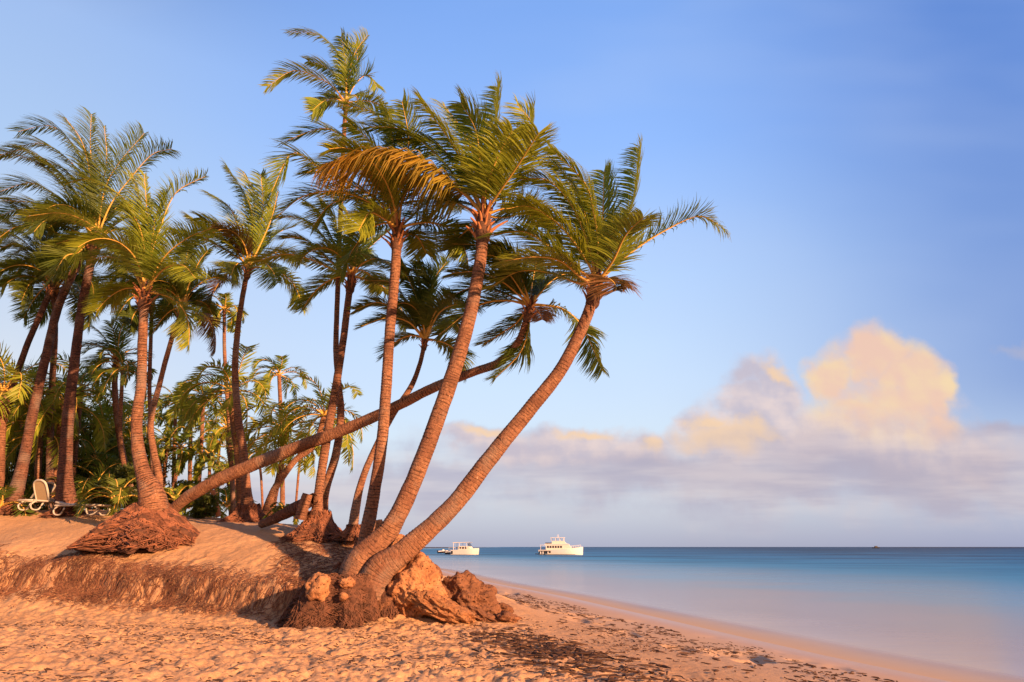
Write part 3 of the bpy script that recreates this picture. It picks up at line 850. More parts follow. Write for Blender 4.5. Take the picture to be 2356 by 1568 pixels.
palm13 = palm('palm at left leaning right, reddish upper trunk crossing the thick dark one', 27.4,
  [(28,1168,52),(45,1100,38),(62,1020,30),(80,930,28),(108,810,25),(132,712,24),(166,632,23),(205,562,22)],
  [[(170,470),(118,395),(30,355),(-60,380)],
   [(150,520),(90,470),(10,460)],
   [(160,550),(100,520),(40,520),(-20,560)],
   [(190,480),(150,410),(80,360)],
   [(240,500),(280,470),(320,490)],
   [(170,530),(110,500),(50,480),(-10,500)],
   [(215,470),(220,400),(200,350)],
   [(180,580),(150,590),(120,640)],
  ], extra=4, tw=.74, seed=27, L=4.0, bark='bark_shaded', leaf='leaf_shaded', leafmax=.95)
palm14 = palm('bending palm at the left edge, dark low crown', 28.5,
  [(-22,1120,30),(0,1020,24),(25,905,23),(60,800,21),(92,725,21),(120,662,21)],
  [[(95,591),(68,547),(0,492)],
   [(85,600),(40,560),(2,570)],
   [(125,560),(125,510),(120,465)],
   [(145,590),(165,560),(172,525)],
   [(90,620),(55,610),(20,650)],
   [(100,570),(70,510),(30,470)],
   [(150,610),(180,600),(195,640)],
   [(110,560),(95,510),(70,480)],
   [(80,580),(30,540),(-30,540)],
  ], extra=5, seed=29, L=3.3, bark='bark_shaded', leaf='leaf_shaded', leafmax=.8)
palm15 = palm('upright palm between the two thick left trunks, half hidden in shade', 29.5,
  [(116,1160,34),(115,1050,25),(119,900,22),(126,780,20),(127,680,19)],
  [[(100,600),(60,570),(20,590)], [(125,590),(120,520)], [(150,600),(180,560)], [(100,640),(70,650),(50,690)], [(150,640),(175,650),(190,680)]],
  extra=5, seed=31, L=3.0, bark='bark_shaded', leaf='leaf_shaded')
palm16 = palm('short forked-looking palm with a small round crown, between dark trunk and root mound palm', 31,
  [(303,1110,30),(283,1050,23),(269,960,20),(264,880,20),(268,835,18)],
  [[(250,790),(220,755),(188,750)], [(265,780),(255,740)], [(280,790),(298,748)], [(290,815),(320,812)], [(240,815),(200,845)], [(245,800),(205,790),(185,800)], [(275,770),(285,740)], [(285,830),(305,850)]],
  extra=5, seed=33, L=2.2, leafmax=.55, nleaf=44, leaf='leaf_shaded')
# ------------------------------------------------------------------ farther palms
fp_ = [
 ('thin pole-like palm with a tiny crown left of the lone curved palm', 33, [(536,1150,14),(526,960,12),(517,820,10),(516,712,9)], 1.9, 12, 'leaf', 2.0),
 ('palm behind the lone curved palm, crown spreading either side of that trunk', 30, [(552,1160,18),(545,1050,15),(534,960,14),(533,900,14)], 3.0, 16, 'leaf', 1),
 ('far small palm whose spiky crown stands highest right of the lone curved palm', 46, [(650,1150,14),(648,1000,12),(642,862,11)], 2.6, 14, 'leaf', 1),
 ('dark green bushy palm low in the gap, above the flat lying trunk', 31, [(630,1150,18),(648,1060,15),(658,992,15)], 3.1, 16, 'leaf', 1),
 ('curved palm arching behind the flat lying trunk, crown left of the paired trunks', 30, [(612,1182,26),(625,1140,22),(645,1103,20),(682,1056,18),(725,1022,16),(746,955,15)], 2.9, 16, 'leaf', 1),
 ('very thin far palm under the flat lying trunk, right one', 44, [(680,1170,7),(688,1080,7),(697,1030,7)], 1.8, 10, 'leaf_shaded', 1),
 ('very thin far palm beside the dark mound of the lone curved palm', 46, [(604,1170,7),(600,1090,7),(592,1040,7)], 1.8, 10, 'leaf_shaded', 1),
 ('small far palm, left in the sunlit trio between mound palm and lone palm', 42, [(398,1130,10),(402,1000,10),(405,925,9)], 2.5, 13, 'leaf', 1),
 ('small far palm, middle in the sunlit trio between mound palm and lone palm', 44, [(436,1140,12),(438,1020,11),(440,950,10)], 2.6, 13, 'leaf', 1),
 ('small far palm, right in the sunlit trio, reddish dry skirt', 40, [(455,1150,12),(463,1030,11),(468,915,10)], 2.6, 14, 'leaf', 1),
 ('little palm just left of the lone curved trunk, crown at mid height', 36, [(545,1140,14),(528,1050,11),(522,985,10)], 2.0, 12, 'leaf', 1),
 ('palm at the far left edge with upright yellow stalks', 28, [(0,1120,22),(4,1000,20),(8,900,20)], 3.3, 16, 'leaf', 1),
 ('palm with red leaf bases between the two dark left trunks', 30, [(120,1150,22),(130,1040,18),(150,930,18)], 3.2, 16, 'leaf', 1),
 ('palm right of the thick dark trunk with a wide low crown', 32, [(160,1150,20),(175,1000,18),(185,900,17)], 3.4, 16, 'leaf', 1),
 ('deep shaded palm far left behind the bending palm', 33, [(35,1150,20),(45,1000,18),(50,890,17)], 3.2, 14, 'leaf_shaded', 1),
 ('shaded low palm behind the sunloungers', 30, [(85,1160,20),(88,1080,18),(92,1000,17)], 2.8, 14, 'leaf_shaded', 1),
 ('low green palm left of the short round-crowned palm', 35, [(225,1160,18),(228,1060,16),(230,985,15)], 3.0, 15, 'leaf', 1),
 ('low dark palm behind the root mound palm trunk', 37, [(330,1150,16),(310,1050,14),(300,970,14)], 2.9, 14, 'leaf_shaded', 1),
 ('low palm between mound palm and sunlit trio', 38, [(370,1160,13),(378,1090,11),(385,1020,11)], 2.2, 11, 'leaf', 1),
 ('thin trunked palm second beside the short round-crowned palm', 29, [(290,1100,14),(277,1000,11),(282,850,10)], 1.9, 10, 'leaf_shaded', 1),
 ('far palm thin and bright directly behind the bending palm', 40, [(12,1150,10),(20,1020,9),(28,940,9)], 2.5, 11, 'leaf', 1),
 ('far palm with leaning red trunk behind the thick dark one', 34, [(110,1160,14),(128,1060,13),(148,960,12)], 2.2, 12, 'leaf', 1),
 ('bright small palm low behind the forked neighbour of the mound palm', 38, [(392,1160,12),(405,1090,11),(415,1030,10)], 2.1, 10, 'leaf', 1),
 ('small sunlit palm peeping over the flat lying trunk foot', 40, [(478,1160,10),(482,1090,9),(480,1045,9)], 2.2, 12, 'leaf', 1),
 ('green palm low between the thick dark trunk and the short palm', 33, [(205,1160,16),(215,1110,14),(222,1060,13)], 2.6, 14, 'leaf', 1),
 ('small palm whose head shows just right of the short palm trunk', 36, [(300,1160,14),(298,1080,12),(300,1020,12)], 2.4, 13, 'leaf', 1),
 ('low palm whose fronds rise behind the mound of the lone curved palm', 38, [(530,1190,10),(528,1130,9),(520,1090,9)], 2.0, 12, 'leaf', 1),
 ('far palm rising from shrubs left of the lone curved palm', 45, [(495,1150,10),(500,1080,9),(505,1020,9)], 2.1, 12, 'leaf', 1),
]
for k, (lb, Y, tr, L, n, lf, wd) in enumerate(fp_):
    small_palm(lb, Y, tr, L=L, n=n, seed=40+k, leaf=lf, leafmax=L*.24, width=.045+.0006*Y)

# low trunkless young palms and shrubs
def young_palm(label, px, py, Y, L, n, seed, leaf='leaf_shaded', elr=(.3,1.35)):
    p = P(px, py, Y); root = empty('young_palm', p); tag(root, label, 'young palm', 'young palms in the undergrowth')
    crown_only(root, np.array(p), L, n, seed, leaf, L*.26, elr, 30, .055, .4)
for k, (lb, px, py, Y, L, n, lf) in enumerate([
  ('young palm with arching fronds just left of the root mound', 268, 1150, 25.5, 1.9, 9, 'leaf_shaded'),
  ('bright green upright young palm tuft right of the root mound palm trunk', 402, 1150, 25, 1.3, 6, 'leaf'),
  ('young palm in deep shade behind the leftmost lounger', 45, 1170, 30, 2.8, 10, 'leaf_shaded'),
  ('young palm spreading behind the thick dark trunk', 200, 1160, 30, 3.0, 12, 'leaf_shaded'),
  ('young palm with long dark fronds right of the thick trunk', 235, 1120, 32, 3.0, 12, 'leaf_shaded'),
  ('small young palm at the foot of the sunlit trio', 440, 1160, 33, 2.0, 9, 'leaf_shaded'),
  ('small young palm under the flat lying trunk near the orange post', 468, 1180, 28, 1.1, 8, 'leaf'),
  ('small spiky young palm on the dark bank beside the log', 655, 1180, 25, .9, 9, 'leaf_shaded'),
  ('young palm at the left edge with upright leaves', 2, 1165, 27, 2.3, 9, 'leaf_shaded'),
  ('young palm just left of the lone palm mound', 520, 1165, 34, 2.0, 10, 'leaf_shaded'),
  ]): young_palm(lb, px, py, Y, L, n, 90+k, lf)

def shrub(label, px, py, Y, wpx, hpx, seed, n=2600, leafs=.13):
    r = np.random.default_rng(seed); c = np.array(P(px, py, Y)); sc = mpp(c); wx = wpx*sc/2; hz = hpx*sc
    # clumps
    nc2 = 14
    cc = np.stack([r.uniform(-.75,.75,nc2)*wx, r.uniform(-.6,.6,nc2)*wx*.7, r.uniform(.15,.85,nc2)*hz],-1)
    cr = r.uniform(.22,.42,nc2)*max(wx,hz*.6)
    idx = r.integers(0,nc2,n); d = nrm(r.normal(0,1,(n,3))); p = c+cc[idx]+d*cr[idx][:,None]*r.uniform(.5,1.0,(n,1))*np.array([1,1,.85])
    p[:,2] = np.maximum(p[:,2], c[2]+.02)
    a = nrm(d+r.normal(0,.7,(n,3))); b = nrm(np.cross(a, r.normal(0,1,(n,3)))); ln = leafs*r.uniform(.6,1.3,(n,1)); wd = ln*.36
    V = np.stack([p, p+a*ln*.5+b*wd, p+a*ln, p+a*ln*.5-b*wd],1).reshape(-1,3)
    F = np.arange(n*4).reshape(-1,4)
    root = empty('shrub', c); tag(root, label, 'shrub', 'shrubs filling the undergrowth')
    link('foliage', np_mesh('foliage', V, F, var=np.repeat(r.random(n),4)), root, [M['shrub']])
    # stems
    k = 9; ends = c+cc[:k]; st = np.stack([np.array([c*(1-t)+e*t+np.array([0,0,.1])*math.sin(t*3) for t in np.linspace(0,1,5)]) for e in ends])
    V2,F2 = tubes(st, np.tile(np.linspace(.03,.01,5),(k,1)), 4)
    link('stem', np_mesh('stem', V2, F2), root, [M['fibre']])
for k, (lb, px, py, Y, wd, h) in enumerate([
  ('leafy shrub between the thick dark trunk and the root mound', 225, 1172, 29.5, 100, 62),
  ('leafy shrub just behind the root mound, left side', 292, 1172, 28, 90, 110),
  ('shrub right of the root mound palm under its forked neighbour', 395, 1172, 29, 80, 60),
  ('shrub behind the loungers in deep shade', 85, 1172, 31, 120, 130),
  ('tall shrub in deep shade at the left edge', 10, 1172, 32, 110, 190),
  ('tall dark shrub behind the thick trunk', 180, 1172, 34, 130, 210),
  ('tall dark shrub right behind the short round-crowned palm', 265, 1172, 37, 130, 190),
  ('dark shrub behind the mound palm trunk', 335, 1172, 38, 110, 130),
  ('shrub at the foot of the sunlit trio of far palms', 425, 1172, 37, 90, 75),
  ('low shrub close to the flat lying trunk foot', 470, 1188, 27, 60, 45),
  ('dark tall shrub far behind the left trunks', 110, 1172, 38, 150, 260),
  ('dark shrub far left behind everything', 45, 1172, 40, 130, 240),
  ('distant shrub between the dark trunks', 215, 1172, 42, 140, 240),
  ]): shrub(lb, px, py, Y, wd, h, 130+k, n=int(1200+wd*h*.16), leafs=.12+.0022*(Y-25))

# ------------------------------------------------------------------ root mounds, rocks, log
def drape(path, lift):          # lay a path on the smooth ground
    z = smooth_z(path[...,0], path[...,1]); q = path.copy(); q[...,2] = np.maximum(z+lift, q[...,2]); return q
def root_mound(parent, px, py, Y, rpx, hpx, n, seed, squash=.7, rr=(.012,.028), name='root_mound', topr=.35, mats=('rootd','root'), RE=1.7, ZE=.72):
    """fibrous cone of roots: solid skirt plus single roots running down it"""
    r = np.random.default_rng(seed); c = np.array(P(px, py, Y)); sc = mpp(c); rad = rpx*sc; h = hpx*sc
    na, nk = 96, 34
    th = np.linspace(0,2*math.pi,na,endpoint=False); k = np.linspace(0,1,nk)
    lump = .45+1.1*fbm(np.cos(th)*3+seed, np.sin(th)*3+3, 4, seed)
    prof_r = topr+(1-topr)*k**RE; prof_z = 1-k**ZE*1.25-.22*np.clip((k-.85)/.15,0,1)
    Rr = rad*prof_r[:,None]*(1+(lump[None,:]-1)*k[:,None])
    Xx = c[0]+Rr*np.cos(th)[None,:]; Yy = c[1]+Rr*np.sin(th)[None,:]*squash; Zz = c[2]+h*prof_z[:,None]+0*Xx
    dn_ = (fbm(Xx*3.5, Yy*3.5+Zz*5, 5, seed)-.5)*.34*rad; Xx += np.cos(th)[None,:]*dn_; Yy += np.sin(th)[None,:]*dn_; Zz += dn_*.6
    V = np.stack([Xx,Yy,Zz],-1).reshape(-1,3); V = np.vstack([V, [[c[0],c[1],c[2]+h*1.02]]])
    i = np.arange(nk-1)[:,None]*na; j = np.arange(na)[None,:]; j2 = (j+1)%na
    F = np.stack([i+j, i+na+j, i+na+j2, i+j2], -1).reshape(-1,4)
    tips = np.stack([j[0], j2[0], np.full(na,len(V)-1), np.full(na,len(V)-1)],-1)
    me_ = np_mesh('roots', V, F, smooth=True)
    # individual roots
    kk = 9; a0 = r.uniform(0,2*math.pi,n); t = np.linspace(0,1,kk)[None,:]
    st_ = r.uniform(0,.55,n)[:,None]; ln = r.uniform(.3,.75,n)[:,None]; q = np.clip(st_+ln*t,0,1.12)
    aa = a0[:,None]+np.cumsum(r.normal(0,.13,(n,kk)),1)
    lm = np.interp(aa%(2*math.pi), np.r_[th,2*math.pi], np.r_[lump,lump[0]])
    R2 = rad*(topr+(1-topr)*q**RE)*(1+(lm-1)*q)+r.uniform(0,.05,(n,1))
    pz = c[2]+h*(1-q**ZE*1.25)+r.uniform(.0,.06,(n,1))+np.cumsum(r.normal(0,.006,(n,kk)),1)
    pt = np.stack([c[0]+R2*np.cos(aa), c[1]+R2*np.sin(aa)*squash, pz],-1)
    rads = r.uniform(rr[0],rr[1],(n,1))*np.linspace(1,.5,kk)[None,:]
    V2,F2 = tubes(pt, rads, 4)
    Va = np.vstack([V, V2]); Fa = np.vstack([F, F2+len(V)])
    me2 = np_mesh('roots', Va, Fa, mi=np.r_[np.zeros(len(F),int), np.ones(len(F2),int)], smooth=True)
    bpy.data.meshes.remove(me_)
    if parent: return link('roots', me2, parent, [M[mats[0]], M[mats[1]]])
    return link(name, me2, None, [M[mats[0]], M[mats[1]]])
root_mound(palm8, 334, 1232, 22.2, 128, 70, 2000, 201, .9, (.012,.036), topr=.20, RE=1.0, ZE=1.15)
root_mound(palm9, 568, 1200, 25.4, 66, 40, 900, 202, .8)
root_mound(palm5, 732, 1228, 21.6, 66, 52, 900, 203, .8)
root_mound(palm7, 815, 1232, 20.9, 42, 24, 300, 204, .8)
root_mound(palm2, 778, 1418, 16.3, 108, 88, 3000, 205, .7, (.007,.018), topr=.55, mats=('rootd','root_shaded'), RE=1.1, ZE=1.4)
root_mound(palm1, 880, 1420, 16.9, 84, 84, 1200, 206, .7, (.010,.02), topr=.6, mats=('rootd','root_shaded'), RE=1.1, ZE=1.4)
root_mound(palm12, 152, 1180, 26.8, 46, 26, 300, 207, .8)
root_mound(palm13, 28, 1176, 27.2, 42, 20, 300, 208, .8)
root_mound(palm3, 838, 1290, 18.2, 50, 50, 600, 209, .8)

def rock(label, px, py, Y, rx, ry, rz, seed, mat='rock', name='rock', rot=0, sub=6, amp=.35, group=None, jag=.1):
    c = P(px, py, Y); sc = mpp(c)
    bm = bmesh.new(); bmesh.ops.create_icosphere(bm, subdivisions=sub, radius=1)
    off = Vector((seed*3.7, seed*1.3, 0)); cr_, sr_ = math.cos(rot), math.sin(rot)
    for v_ in bm.verts:
        p = v_.co.copy()
        k = 1+amp*mnoise.noise(p*1.1+off)+amp*.6*mnoise.noise(p*2.6+off)+jag*mnoise.noise(p*6+off)+jag*1.1*(.35-abs(mnoise.noise(p*3.2+off)))*2+jag*.8*(.4-abs(mnoise.noise(p*9+off)))+jag*.4*mnoise.noise(p*20+off)
        q_ = p*k; q_ = Vector((q_.x*rx*sc, q_.y*ry*sc, q_.z*rz*sc))
        v_.co = c+Vector((q_.x*cr_-q_.z*sr_, q_.y, q_.x*sr_+q_.z*cr_))
    me_ = bpy.data.meshes.new(name); bm.to_mesh(me_); bm.free()
    for p_ in me_.polygons: p_.use_smooth = True
    o = link(name, me_, None, [M[mat]]); return tag(o, label, 'rock', group)
GR = 'rocks at the foot of the leaning palms'
rock('large pale orange boulder right of the leaning trunks, sunlit', 952, 1358, 16.9, 72, 62, 64, 1, group=GR, rot=-.5)
rock('long rusty brown rock sloping down from the pale boulder to the sand', 1015, 1400, 16.4, 84, 44, 26, 2, 'rockm', group=GR, rot=-.42)
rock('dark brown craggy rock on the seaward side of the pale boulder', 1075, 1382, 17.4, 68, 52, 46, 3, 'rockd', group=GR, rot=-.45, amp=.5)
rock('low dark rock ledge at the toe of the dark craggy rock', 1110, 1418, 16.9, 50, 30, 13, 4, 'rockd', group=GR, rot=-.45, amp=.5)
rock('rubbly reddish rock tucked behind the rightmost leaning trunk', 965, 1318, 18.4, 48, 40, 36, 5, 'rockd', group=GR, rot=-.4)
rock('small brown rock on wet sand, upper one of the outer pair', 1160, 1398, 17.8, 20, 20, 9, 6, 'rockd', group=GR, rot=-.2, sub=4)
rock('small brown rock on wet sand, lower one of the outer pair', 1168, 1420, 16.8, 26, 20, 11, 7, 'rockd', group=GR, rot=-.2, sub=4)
rock('pale pitted stone caught in the roots at the left of the leaning palms', 733, 1350, 15.75, 27, 22, 30, 8, group=GR, sub=4, amp=.4)
rock('small round pale stone set high in the roots under the left leaning trunk', 797, 1340, 15.75, 17, 16, 12, 9, group=GR, sub=4)
rock('small reddish stone low in the roots under the left leaning trunk', 790, 1372, 15.6, 10, 10, 9, 10, group=GR, sub=3)
rock('sunlit orange rock behind the slender straight palm', 868, 1232, 19.2, 26, 26, 32, 11, group=GR, sub=4)
rock('reddish rock peeping between the two big leaning trunks', 915, 1262, 19.0, 24, 24, 34, 12, 'rock', group=GR, sub=4)
rock('dark rock standing in for the trunk shadow below the right leaning palm', 870, 1392, 16.6, 42, 30, 28, 13, 'rockd', group=GR)  # its dark colour fills in for the shadow the trunks cast here

# fallen trunk leaning on the bank
pts = [(*P(600,1206,22.6), .12),(*P(650,1184,22.2),.17),(*P(690,1164,21.8),.20),(*P(722,1146,21.5),.18)]
lg = link('fallen_log', trunk_mesh(pts, seed=77, rough=2.0, sides=18), None, [M['bark_shaded']])
tag(lg, 'dark fallen palm log resting on the bank left of the paired trunks', 'log')
pts = [(*P(690,1195,21.2), .16),(*P(698,1165,21.2),.17),(*P(708,1136,21.2),.15)]
lg = link('tree_stump', trunk_mesh(pts, seed=78, rough=1.6, sides=18), None, [M['bark']])
tag(lg, 'short sunlit stump leaning against the foot of the paired palms', 'stump')
pts = [(*P(503,1188,27), .10),(*P(497,1160,27),.10),(*P(489,1128,27),.09)]
lg = link('tree_stump', trunk_mesh(pts, seed=79, rough=.5, sides=12), None, [M['petiole']])
tag(lg, 'thin bright orange slanting stem left of the lone curved palm', 'stem')

# ------------------------------------------------------------------ exposed rootlets over the scarp and weed on the sand
def scatter_strands(name, n, xs, ys, ln, rad, wander, lift, seed, mat, bow=.5, label=None):
    r = np.random.default_rng(seed); k = 6
    a = r.uniform(0, 2*math.pi, n); L = r.uniform(ln[0], ln[1], n)
    aa = a[:,None]+np.cumsum(r.normal(0, wander, (n,k)),1); st = (L/k)[:,None]
    px_ = xs[:,None]+np.cumsum(np.cos(aa)*st,1); py_ = ys[:,None]+np.cumsum(np.sin(aa)*st,1)
    z = smooth_z(px_, py_)
    hump = np.sin(np.linspace(0,math.pi,k))[None,:]*(L*bow*r.uniform(-.1,1,n))[:,None]
    return name, np.stack([px_,py_,z+lift+hump],-1), r.uniform(rad[0],rad[1],(n,1))*np.array([[.6,1,1,1,.8,.4]])
def strands_obj(parts, name, mat):
    V_=[];F_=[];o_=0
    for _,pth,rd in parts:
        a,b = tubes(pth, rd, 3); V_.append(a); F_.append(b+o_); o_+=len(a)
    o = link(name, np_mesh(name, np.vstack(V_), np.vstack(F_)), None, [M[mat]]); tag(o, kind='stuff'); return o
r = np.random.default_rng(5)
n = 11000
xs = r.uniform(-21,-3.4,n); fy = np.interp(xs, FX, FY)
dens = fbm(xs*.6, fy*.6+2, 3, 9)
ys_ = fy+.58+r.normal(0,.27,n)*(.6+dens)*np.interp(xs,[-20,-9,-3],[1.5,1.15,.9])
keep = r.random(n) < np.clip(dens*1.9-.45+np.interp(xs,[-15,-10],[.45,0]),.05,1)
A1 = scatter_strands('a', keep.sum(), xs[keep], ys_[keep], (.08,.40), (.003,.009), .6, .02, 6, 'twig', .22)
# brown strands darkening the dune where the leaning palms cast their shadow
n = 1000; px_ = r.uniform(640,830,n); t_ = r.uniform(0,1,n); xs = []; ys2 = []
Yr = r.uniform(17.6,21.5,n); xs = np.array([P(a,1280,b)[0] for a,b in zip(px_,Yr)])
A2 = scatter_strands('b', n, xs, Yr, (.12,.5), (.004,.010), .35, .02, 8, 'twig', .12)
o = strands_obj([A1, A2], 'exposed_rootlets', 'twig'); tag(o, 'tangle of dry reddish rootlets along the eroded sand step, with brown streaks imitating the palm shadow on the dune', 'rootlets')
n = 9000
cx = r.uniform(-12,5.2,n); cy = r.uniform(8,17.5,n); dn2 = fbm(cx*.8,cy*1.6,3,15)
keep = (r.random(n) < np.clip((dn2-.45)*4,.05,1))
B1 = scatter_strands('c', keep.sum(), cx[keep], cy[keep], (.04,.16), (.004,.009), .5, .045, 10, 'weed', .1)
n = 650
cx = .75+r.normal(0,.55,n); cy = 12.2+r.normal(0,1.9,n); cx = cx-(cy-12)*.28; 
B2 = scatter_strands('d', n, cx, cy, (.08,.45), (.007,.017), .4, .035, 11, 'weed', .05)
n = 800
cy = r.uniform(9,32,n); cx = shore_x(cy)-2.6-3.0*r.random(n)**1.5-.4*np.sin(cy*.9)
B3 = scatter_strands('e', n, cx, cy, (.05,.30), (.005,.013), .5, .012, 12, 'weed', .03)  # shoreward weed strands, spread wider to stand in for dark footprints
o = strands_obj([B1,B2,B3], 'dried_seaweed', 'weed'); tag(o, 'scattered dark dried seaweed and bark bits on the beach, some standing in for dark footprints', 'seaweed')

# ------------------------------------------------------------------ boats
def prism(bm, poly, y0, y1):
    """extrude an x-z polygon between y0 and y1"""
    a = [bm.verts.new((x,y0,z)) for x,z in poly]; b = [bm.verts.new((x,y1,z)) for x,z in poly]
    bm.faces.new(a[::-1]); bm.faces.new(b)
    for i in range(len(poly)):
        j = (i+1)%len(poly); bm.faces.new((a[i],a[j],b[j],b[i]))
def bobj(name, parent, mat, build, bev=.02, smooth=False):
    bm = bmesh.new(); build(bm); bmesh.ops.recalc_face_normals(bm, faces=bm.faces)
    if bev: bmesh.ops.bevel(bm, geom=list(bm.edges), offset=bev, segments=1, affect='EDGES', clamp_overlap=True)
    me = bpy.data.meshes.new(name); bm.to_mesh(me); bm.free()
    o = bpy.data.objects.new(name, me); col.objects.link(o); me.materials.append(M[mat]); o.parent = parent
    return o
def hull(bm, L, B, sheer, draft=.4, bowrise=.5, stern=.85, flare=.75):
    rings = []; ns = 18
    for i in range(ns):
        t = i/(ns-1); x = -L/2+L*t
        hb = B/2*(stern+(1-stern)*math.sin(min(t*2,1)*math.pi/2))*(1-max(0,(t-.55)/.45)**2.2)
        zs = sheer+bowrise*t**2; ov = (t**6)*.5
        ring = []
        for (f, z) in ((0,-draft*(1-.6*t**4)),(flare*.75,-draft*.3),(flare,0.15),(1,zs)):
            xx = x - (1-f)*ov*.9 if t > .8 else x
            ring.append((xx,hb*f,z))
        full = [(a,-b,c_) for a,b,c_ in ring[::-1]]+ring[1:]
        rings.append([bm.verts.new(p) for p in full])
    for a,b in zip(rings,rings[1:]):
        for k in range(len(a)-1): bm.faces.new((a[k],a[k+1],b[k+1],b[k]))
        bm.faces.new((a[0],b[0],b[-1],a[-1]))
    bm.faces.new(rings[0])
    bmesh.ops.remove_doubles(bm, verts=bm.verts, dist=.002)
def box(bm, x0,x1,y0,y1,z0,z1): prism(bm, [(x0,z0),(x1,z0),(x1,z1),(x0,z1)], y0, y1)
def rail(bm, x0, x1, y, z0, h, n=8, rise=0):
    for k in range(n+1):
        x = x0+(x1-x0)*k/n; zz = z0+rise*k/n; box(bm, x-.03,x+.03,y-.03,y+.03,zz,zz+h)
    prism(bm, [(x0,z0+h-.03),(x1,z0+rise+h-.03),(x1,z0+rise+h+.03),(x0,z0+h+.03)], y-.03, y+.03)
def place(root, px, py, rz):
    X_, Y_ = hitz(px, py, 0); root.location = (X_, Y_, 0); root.rotation_euler = (0,0,rz)
yt = empty('motor_yacht', (0,0,0)); tag(yt, 'white three-deck motor yacht anchored alone, bow to the right', 'yacht')
bobj('hull', yt, 'white', lambda bm: hull(bm, 13.2, 4.2, 1.45, .4, .85), 0)
bobj('waterline_stripe', yt, 'hull_dark', lambda bm: (box(bm,-6.2,4.4,-2.06,-1.9,.02,.16), box(bm,-6.2,4.4,1.9,2.06,.02,.16)))
bobj('swim_platform', yt, 'hull_dark', lambda bm: box(bm,-7.6,-6.55,-1.7,1.7,.18,.38))
bobj('stern_shade_panel', yt, 'hull_dark', lambda bm: (box(bm,-6.3,-2.9,-2.10,-2.0,.55,1.15), box(bm,-6.64,-6.58,-1.5,1.5,.4,1.2)))  # dark panels paint the shade at the stern
for x_ in (-5.9,-5.2,-3.7): bobj('fender', yt, 'white', lambda bm: box(bm,x_-.14,x_+.14,-2.26,-2.11,.25,.95), .05)
bobj('cabin', yt, 'cream', lambda bm: prism(bm,[(-4.4,1.45),(3.6,1.62),(2.3,2.9),(-4.4,2.9)],-1.7,1.7))
for k in range(6):
    x_ = -4.0+k*.78; bobj('window', yt, 'glass', lambda bm: (box(bm,x_,x_+.55,-1.74,-1.69,1.95,2.6), box(bm,x_,x_+.55,1.69,1.74,1.95,2.6)), .01)
bobj('aft_canopy', yt, 'white', lambda bm: box(bm,-6.1,-4.35,-1.8,1.8,2.72,2.86))
for y_ in (-1.6,1.6): bobj('canopy_post', yt, 'white', lambda bm: box(bm,-6.0,-5.88,y_-.06,y_+.06,1.45,2.72))
bobj('upper_deck', yt, 'white', lambda bm: prism(bm,[(-4.9,2.92),(2.7,2.92),(2.1,3.2),(-4.6,3.2)],-1.85,1.85))
bobj('flybridge', yt, 'cream', lambda bm: prism(bm,[(-2.6,3.21),(1.7,3.21),(.9,4.0),(-2.6,4.0)],-1.4,1.4))
bobj('flybridge_shade_box', yt, 'hull_dark', lambda bm: box(bm,-4.6,-2.65,-1.3,1.3,3.22,3.5))  # dark box stands in for shade on the aft upper deck
bobj('hardtop', yt, 'white', lambda bm: box(bm,-3.0,1.2,-1.45,1.45,4.85,4.99))
for x_ in (-2.8,-1.5,-.3,.9):
    bobj('hardtop_post', yt, 'white', lambda bm: (box(bm,x_-.06,x_+.06,-1.36,-1.24,4.0,4.85), box(bm,x_-.06,x_+.06,1.24,1.36,4.0,4.85)))
bobj('mast', yt, 'white', lambda bm: (box(bm,-.9,-.75,-.07,.07,4.99,5.9), box(bm,-1.2,-.45,-.5,.5,5.35,5.42)))
bobj('railing', yt, 'white', lambda bm: (rail(bm,2.6,5.9,-1.25,1.9,.6,6,.35), rail(bm,2.6,5.9,1.25,1.9,.6,6,.35)), 0)
place(yt, 1291, 1276, R(-9))
# canopied power catamaran
ct = empty('power_catamaran', (0,0,0)); tag(ct, 'white day catamaran with canopy, bow rounded, nearest the palms', 'boat')
for s_ in (-1,1):
    h_ = bobj('hull', ct, 'white', lambda bm: hull(bm, 7.2, 1.25, 1.15, .3, .45), 0); h_.location = (0, s_*1.35, 0)
bobj('bridge_deck', ct, 'white', lambda bm: box(bm,-2.9,2.5,-1.3,1.3,.62,1.12))
bobj('cabin', ct, 'cream', lambda bm: prism(bm,[(-1.6,1.13),(2.3,1.13),(1.3,2.05),(-1.6,2.05)],-1.5,1.5))
for k in range(3):
    x_ = -1.2+k*.8; bobj('window', ct, 'glass', lambda bm: (box(bm,x_,x_+.55,-1.54,-1.49,1.4,1.85), box(bm,x_,x_+.55,1.49,1.54,1.4,1.85)), .01)
bobj('canopy', ct, 'white', lambda bm: prism(bm,[(-3.2,2.78),(1.4,2.9),(1.6,3.02),(-3.0,2.98)],-1.7,1.7))
for x_ in (-2.9,-1.2,.8):
    bobj('canopy_post', ct, 'white', lambda bm: (box(bm,x_-.05,x_+.05,-1.6,-1.5,1.0,2.8), box(bm,x_-.05,x_+.05,1.5,1.6,1.0,2.8)))
bobj('windscreen', ct, 'glass', lambda bm: prism(bm,[(1.35,2.06),(1.6,2.06),(1.15,2.7),(1.05,2.7)],-1.3,1.3), .01)
bobj('tunnel_shadow_board', ct, 'hull_dark', lambda bm: box(bm,-3.4,-2.95,-1.9,1.9,.2,.9))  # dark board imitates the shadow between the two hulls
place(ct, 1070, 1275.5, R(-14)); ct.scale = (1.12,1.12,1.22)
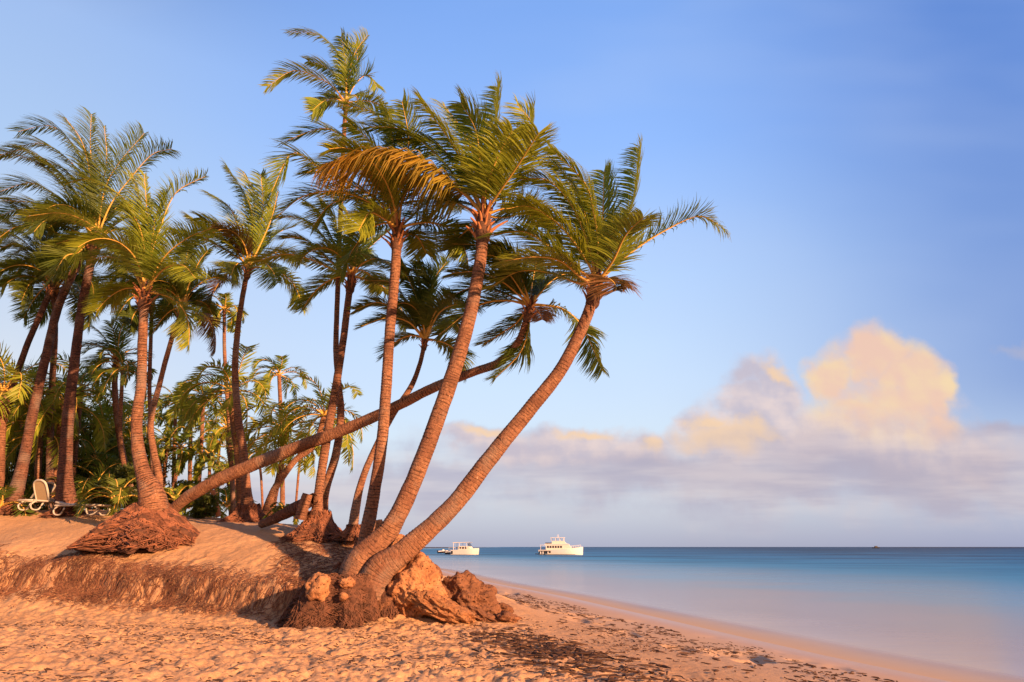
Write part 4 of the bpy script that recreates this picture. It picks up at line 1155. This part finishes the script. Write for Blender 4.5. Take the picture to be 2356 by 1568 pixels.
def dinghy(label, px, py, rz, L, canopy):
    d = empty('motor_boat', (0,0,0)); tag(d, label, 'boat', 'small motor boats moored beside the catamaran')
    bobj('hull', d, 'hull_dark', lambda bm: hull(bm, L, 1.7, .55, .2, .35), 0)
    bobj('gunwale', d, 'white', lambda bm: (prism(bm,[(-L*.48,.56),(L*.40,.80),(L*.40,1.02),(-L*.48,.78)],-.84,-.72), prism(bm,[(-L*.48,.56),(L*.40,.80),(L*.40,1.02),(-L*.48,.78)],.72,.84), box(bm,-L*.49,-L*.46,-.7,.7,.5,.8)))
    bobj('console', d, 'white', lambda bm: prism(bm,[(-.5,.5),(.5,.5),(.25,1.35),(-.35,1.35)],-.4,.4))
    bobj('outboard_motor', d, 'hull_dark', lambda bm: (box(bm,-L*.5-.35,-L*.5-.02,-.18,.18,.5,1.1), box(bm,-L*.5-.25,-L*.5-.1,-.08,.08,-.1,.5)))
    if canopy:
        bobj('bimini_top', d, 'white', lambda bm: box(bm,-.9,.9,-.75,.75,2.0,2.08))
        bobj('bimini_frame', d, 'white', lambda bm: [box(bm,a-.03,a+.03,b-.03,b+.03,.6,2.0) for a in (-.8,.8) for b in (-.68,.68)], 0)
    place(d, px, py, rz)
dinghy('small dark-hulled open boat farthest left beside the trunks', 1020, 1272, R(12), 4.2, False)
dinghy('small dark-hulled boat with a white top just left of the catamaran', 1040, 1274.5, R(-20), 4.6, True)
tb = empty('fishing_boat', (0,0,0)); tag(tb, 'tiny dark boat on the horizon line at right', 'boat')
bobj('hull', tb, 'hull_dark', lambda bm: hull(bm, 12, 3.4, 1.3, .3, .8), 0)
bobj('cabin', tb, 'hull_dark', lambda bm: box(bm,-2,2,-1,1,1.3,3.6))
place(tb, 2016, 1261.0, R(5))
# thin reef and surf line low on the horizon
def strip(name, px0, px1, dist, z, h, dep, mat, seed):
    r = np.random.default_rng(seed); x0 = (px0-W0/2)/F0*dist/cp*cp; x1 = (px1-W0/2)/F0*dist
    n = 120; xs = np.linspace(x0,x1,n); hh = h*(.4+.6*fbm(xs*.01,xs*0,4,seed))*np.minimum(1,np.minimum(np.arange(n),np.arange(n)[::-1])/10)
    V=[]; 
    for x,a in zip(xs,hh): V += [(x,dist,z),(x,dist+dep*.3,z+a),(x,dist+dep,z)]
    F = [(3*i+j,3*i+3+j,3*i+4+j,3*i+1+j) for i in range(n-1) for j in (0,1)]
    return link(name, np_mesh(name, V, F, smooth=True), None, [M[mat]])
tag(strip('reef', 2010, 2600, 2600, -.1, 2.2, 60, 'land', 4), kind='structure')

# ------------------------------------------------------------------ sun loungers
def lounger(label, px, Y, rz, back, slingm, dz=0):
    p = P(px, 1180, Y); z = gz(p.x, p.y)
    root = empty('sun_lounger', (p.x, p.y, z+dz)); root.rotation_euler = (0,0,rz)
    tag(root, label, 'sun lounger', 'plastic sun loungers under the palms')
    def tube_part(name, pts, rad, mat, n=16, parent=root):
        c = catmull(np.array(pts), n); V,F = tubes(c[None], np.full((1,n),rad), 8)
        o = bpy.data.objects.new(name, np_mesh(name, V, F, smooth=True)); col.objects.link(o); o.data.materials.append(M[mat]); o.parent = parent; return o
    tube_part('frame', [(-.9,-.32,.34),(0,-.32,.34),(.9,-.32,.34),(1.02,-.2,.34),(1.05,0,.34),(1.02,.2,.34),(.9,.32,.34),(0,.32,.34),(-.9,.32,.34),(-1.0,.2,.34),(-1.0,-.2,.34),(-.9,-.32,.34)], .035, 'plastic', 60)
    for s_ in (-1,1):
        tube_part('leg', [(.75,s_*.30,.34),(.98,s_*.30,.20),(.90,s_*.30,.03),(.62,s_*.30,.02),(.45,s_*.30,.30)], .03, 'plastic', 22)
        tube_part('leg', [(-.75,s_*.30,.34),(-.95,s_*.30,.18),(-.86,s_*.30,.02),(-.60,s_*.30,.03),(-.45,s_*.30,.30)], .03, 'plastic', 22)
    bobj('seat_sling', root, slingm, lambda bm: box(bm,-.25,.95,-.29,.29,.345,.365), .005)
    cb, sb = math.cos(back), math.sin(back)
    def bp(u_, v_): return (-.22-u_*cb, v_, .36+u_*sb)
    br = tube_part('backrest_frame', [bp(0,-.31),bp(.5,-.31),bp(.72,-.27),bp(.82,-.12),bp(.83,0),bp(.82,.12),bp(.72,.27),bp(.5,.31),bp(0,.31)], .04, 'plastic', 40)
    def sl_(bm):
        out = [bp(0,-.28),bp(.68,-.27),bp(.79,-.1),bp(.79,.1),bp(.68,.27),bp(0,.28)]
        nx, nz = sb*.012, cb*.012
        a = [bm.verts.new((x-nx,y,z-nz)) for x,y,z in out]; b = [bm.verts.new((x+nx,y,z+nz)) for x,y,z in out]
        bm.faces.new(a); bm.faces.new(b[::-1])
        for i in range(6): j=(i+1)%6; bm.faces.new((a[i],b[i],b[j],a[j]))
    bobj('backrest_sling', root, slingm, sl_, 0)
    return root
lounger('beige lounger with its back raised, between the two thick left trunks', 106, 27.2, R(74), R(66), 'sling', .10)
lounger('blue grey lounger with raised back, half hidden behind the left trunk', 72, 28.6, R(160), R(50), 'sling_b', .05)
lounger('flat cream lounger whose foot shows right of the thick dark trunk', 186, 26.2, R(-14), R(8), 'plastic', .05)
lounger('lounger cut off by the left edge of the photo', -12, 27.5, R(10), R(20), 'plastic', .05)
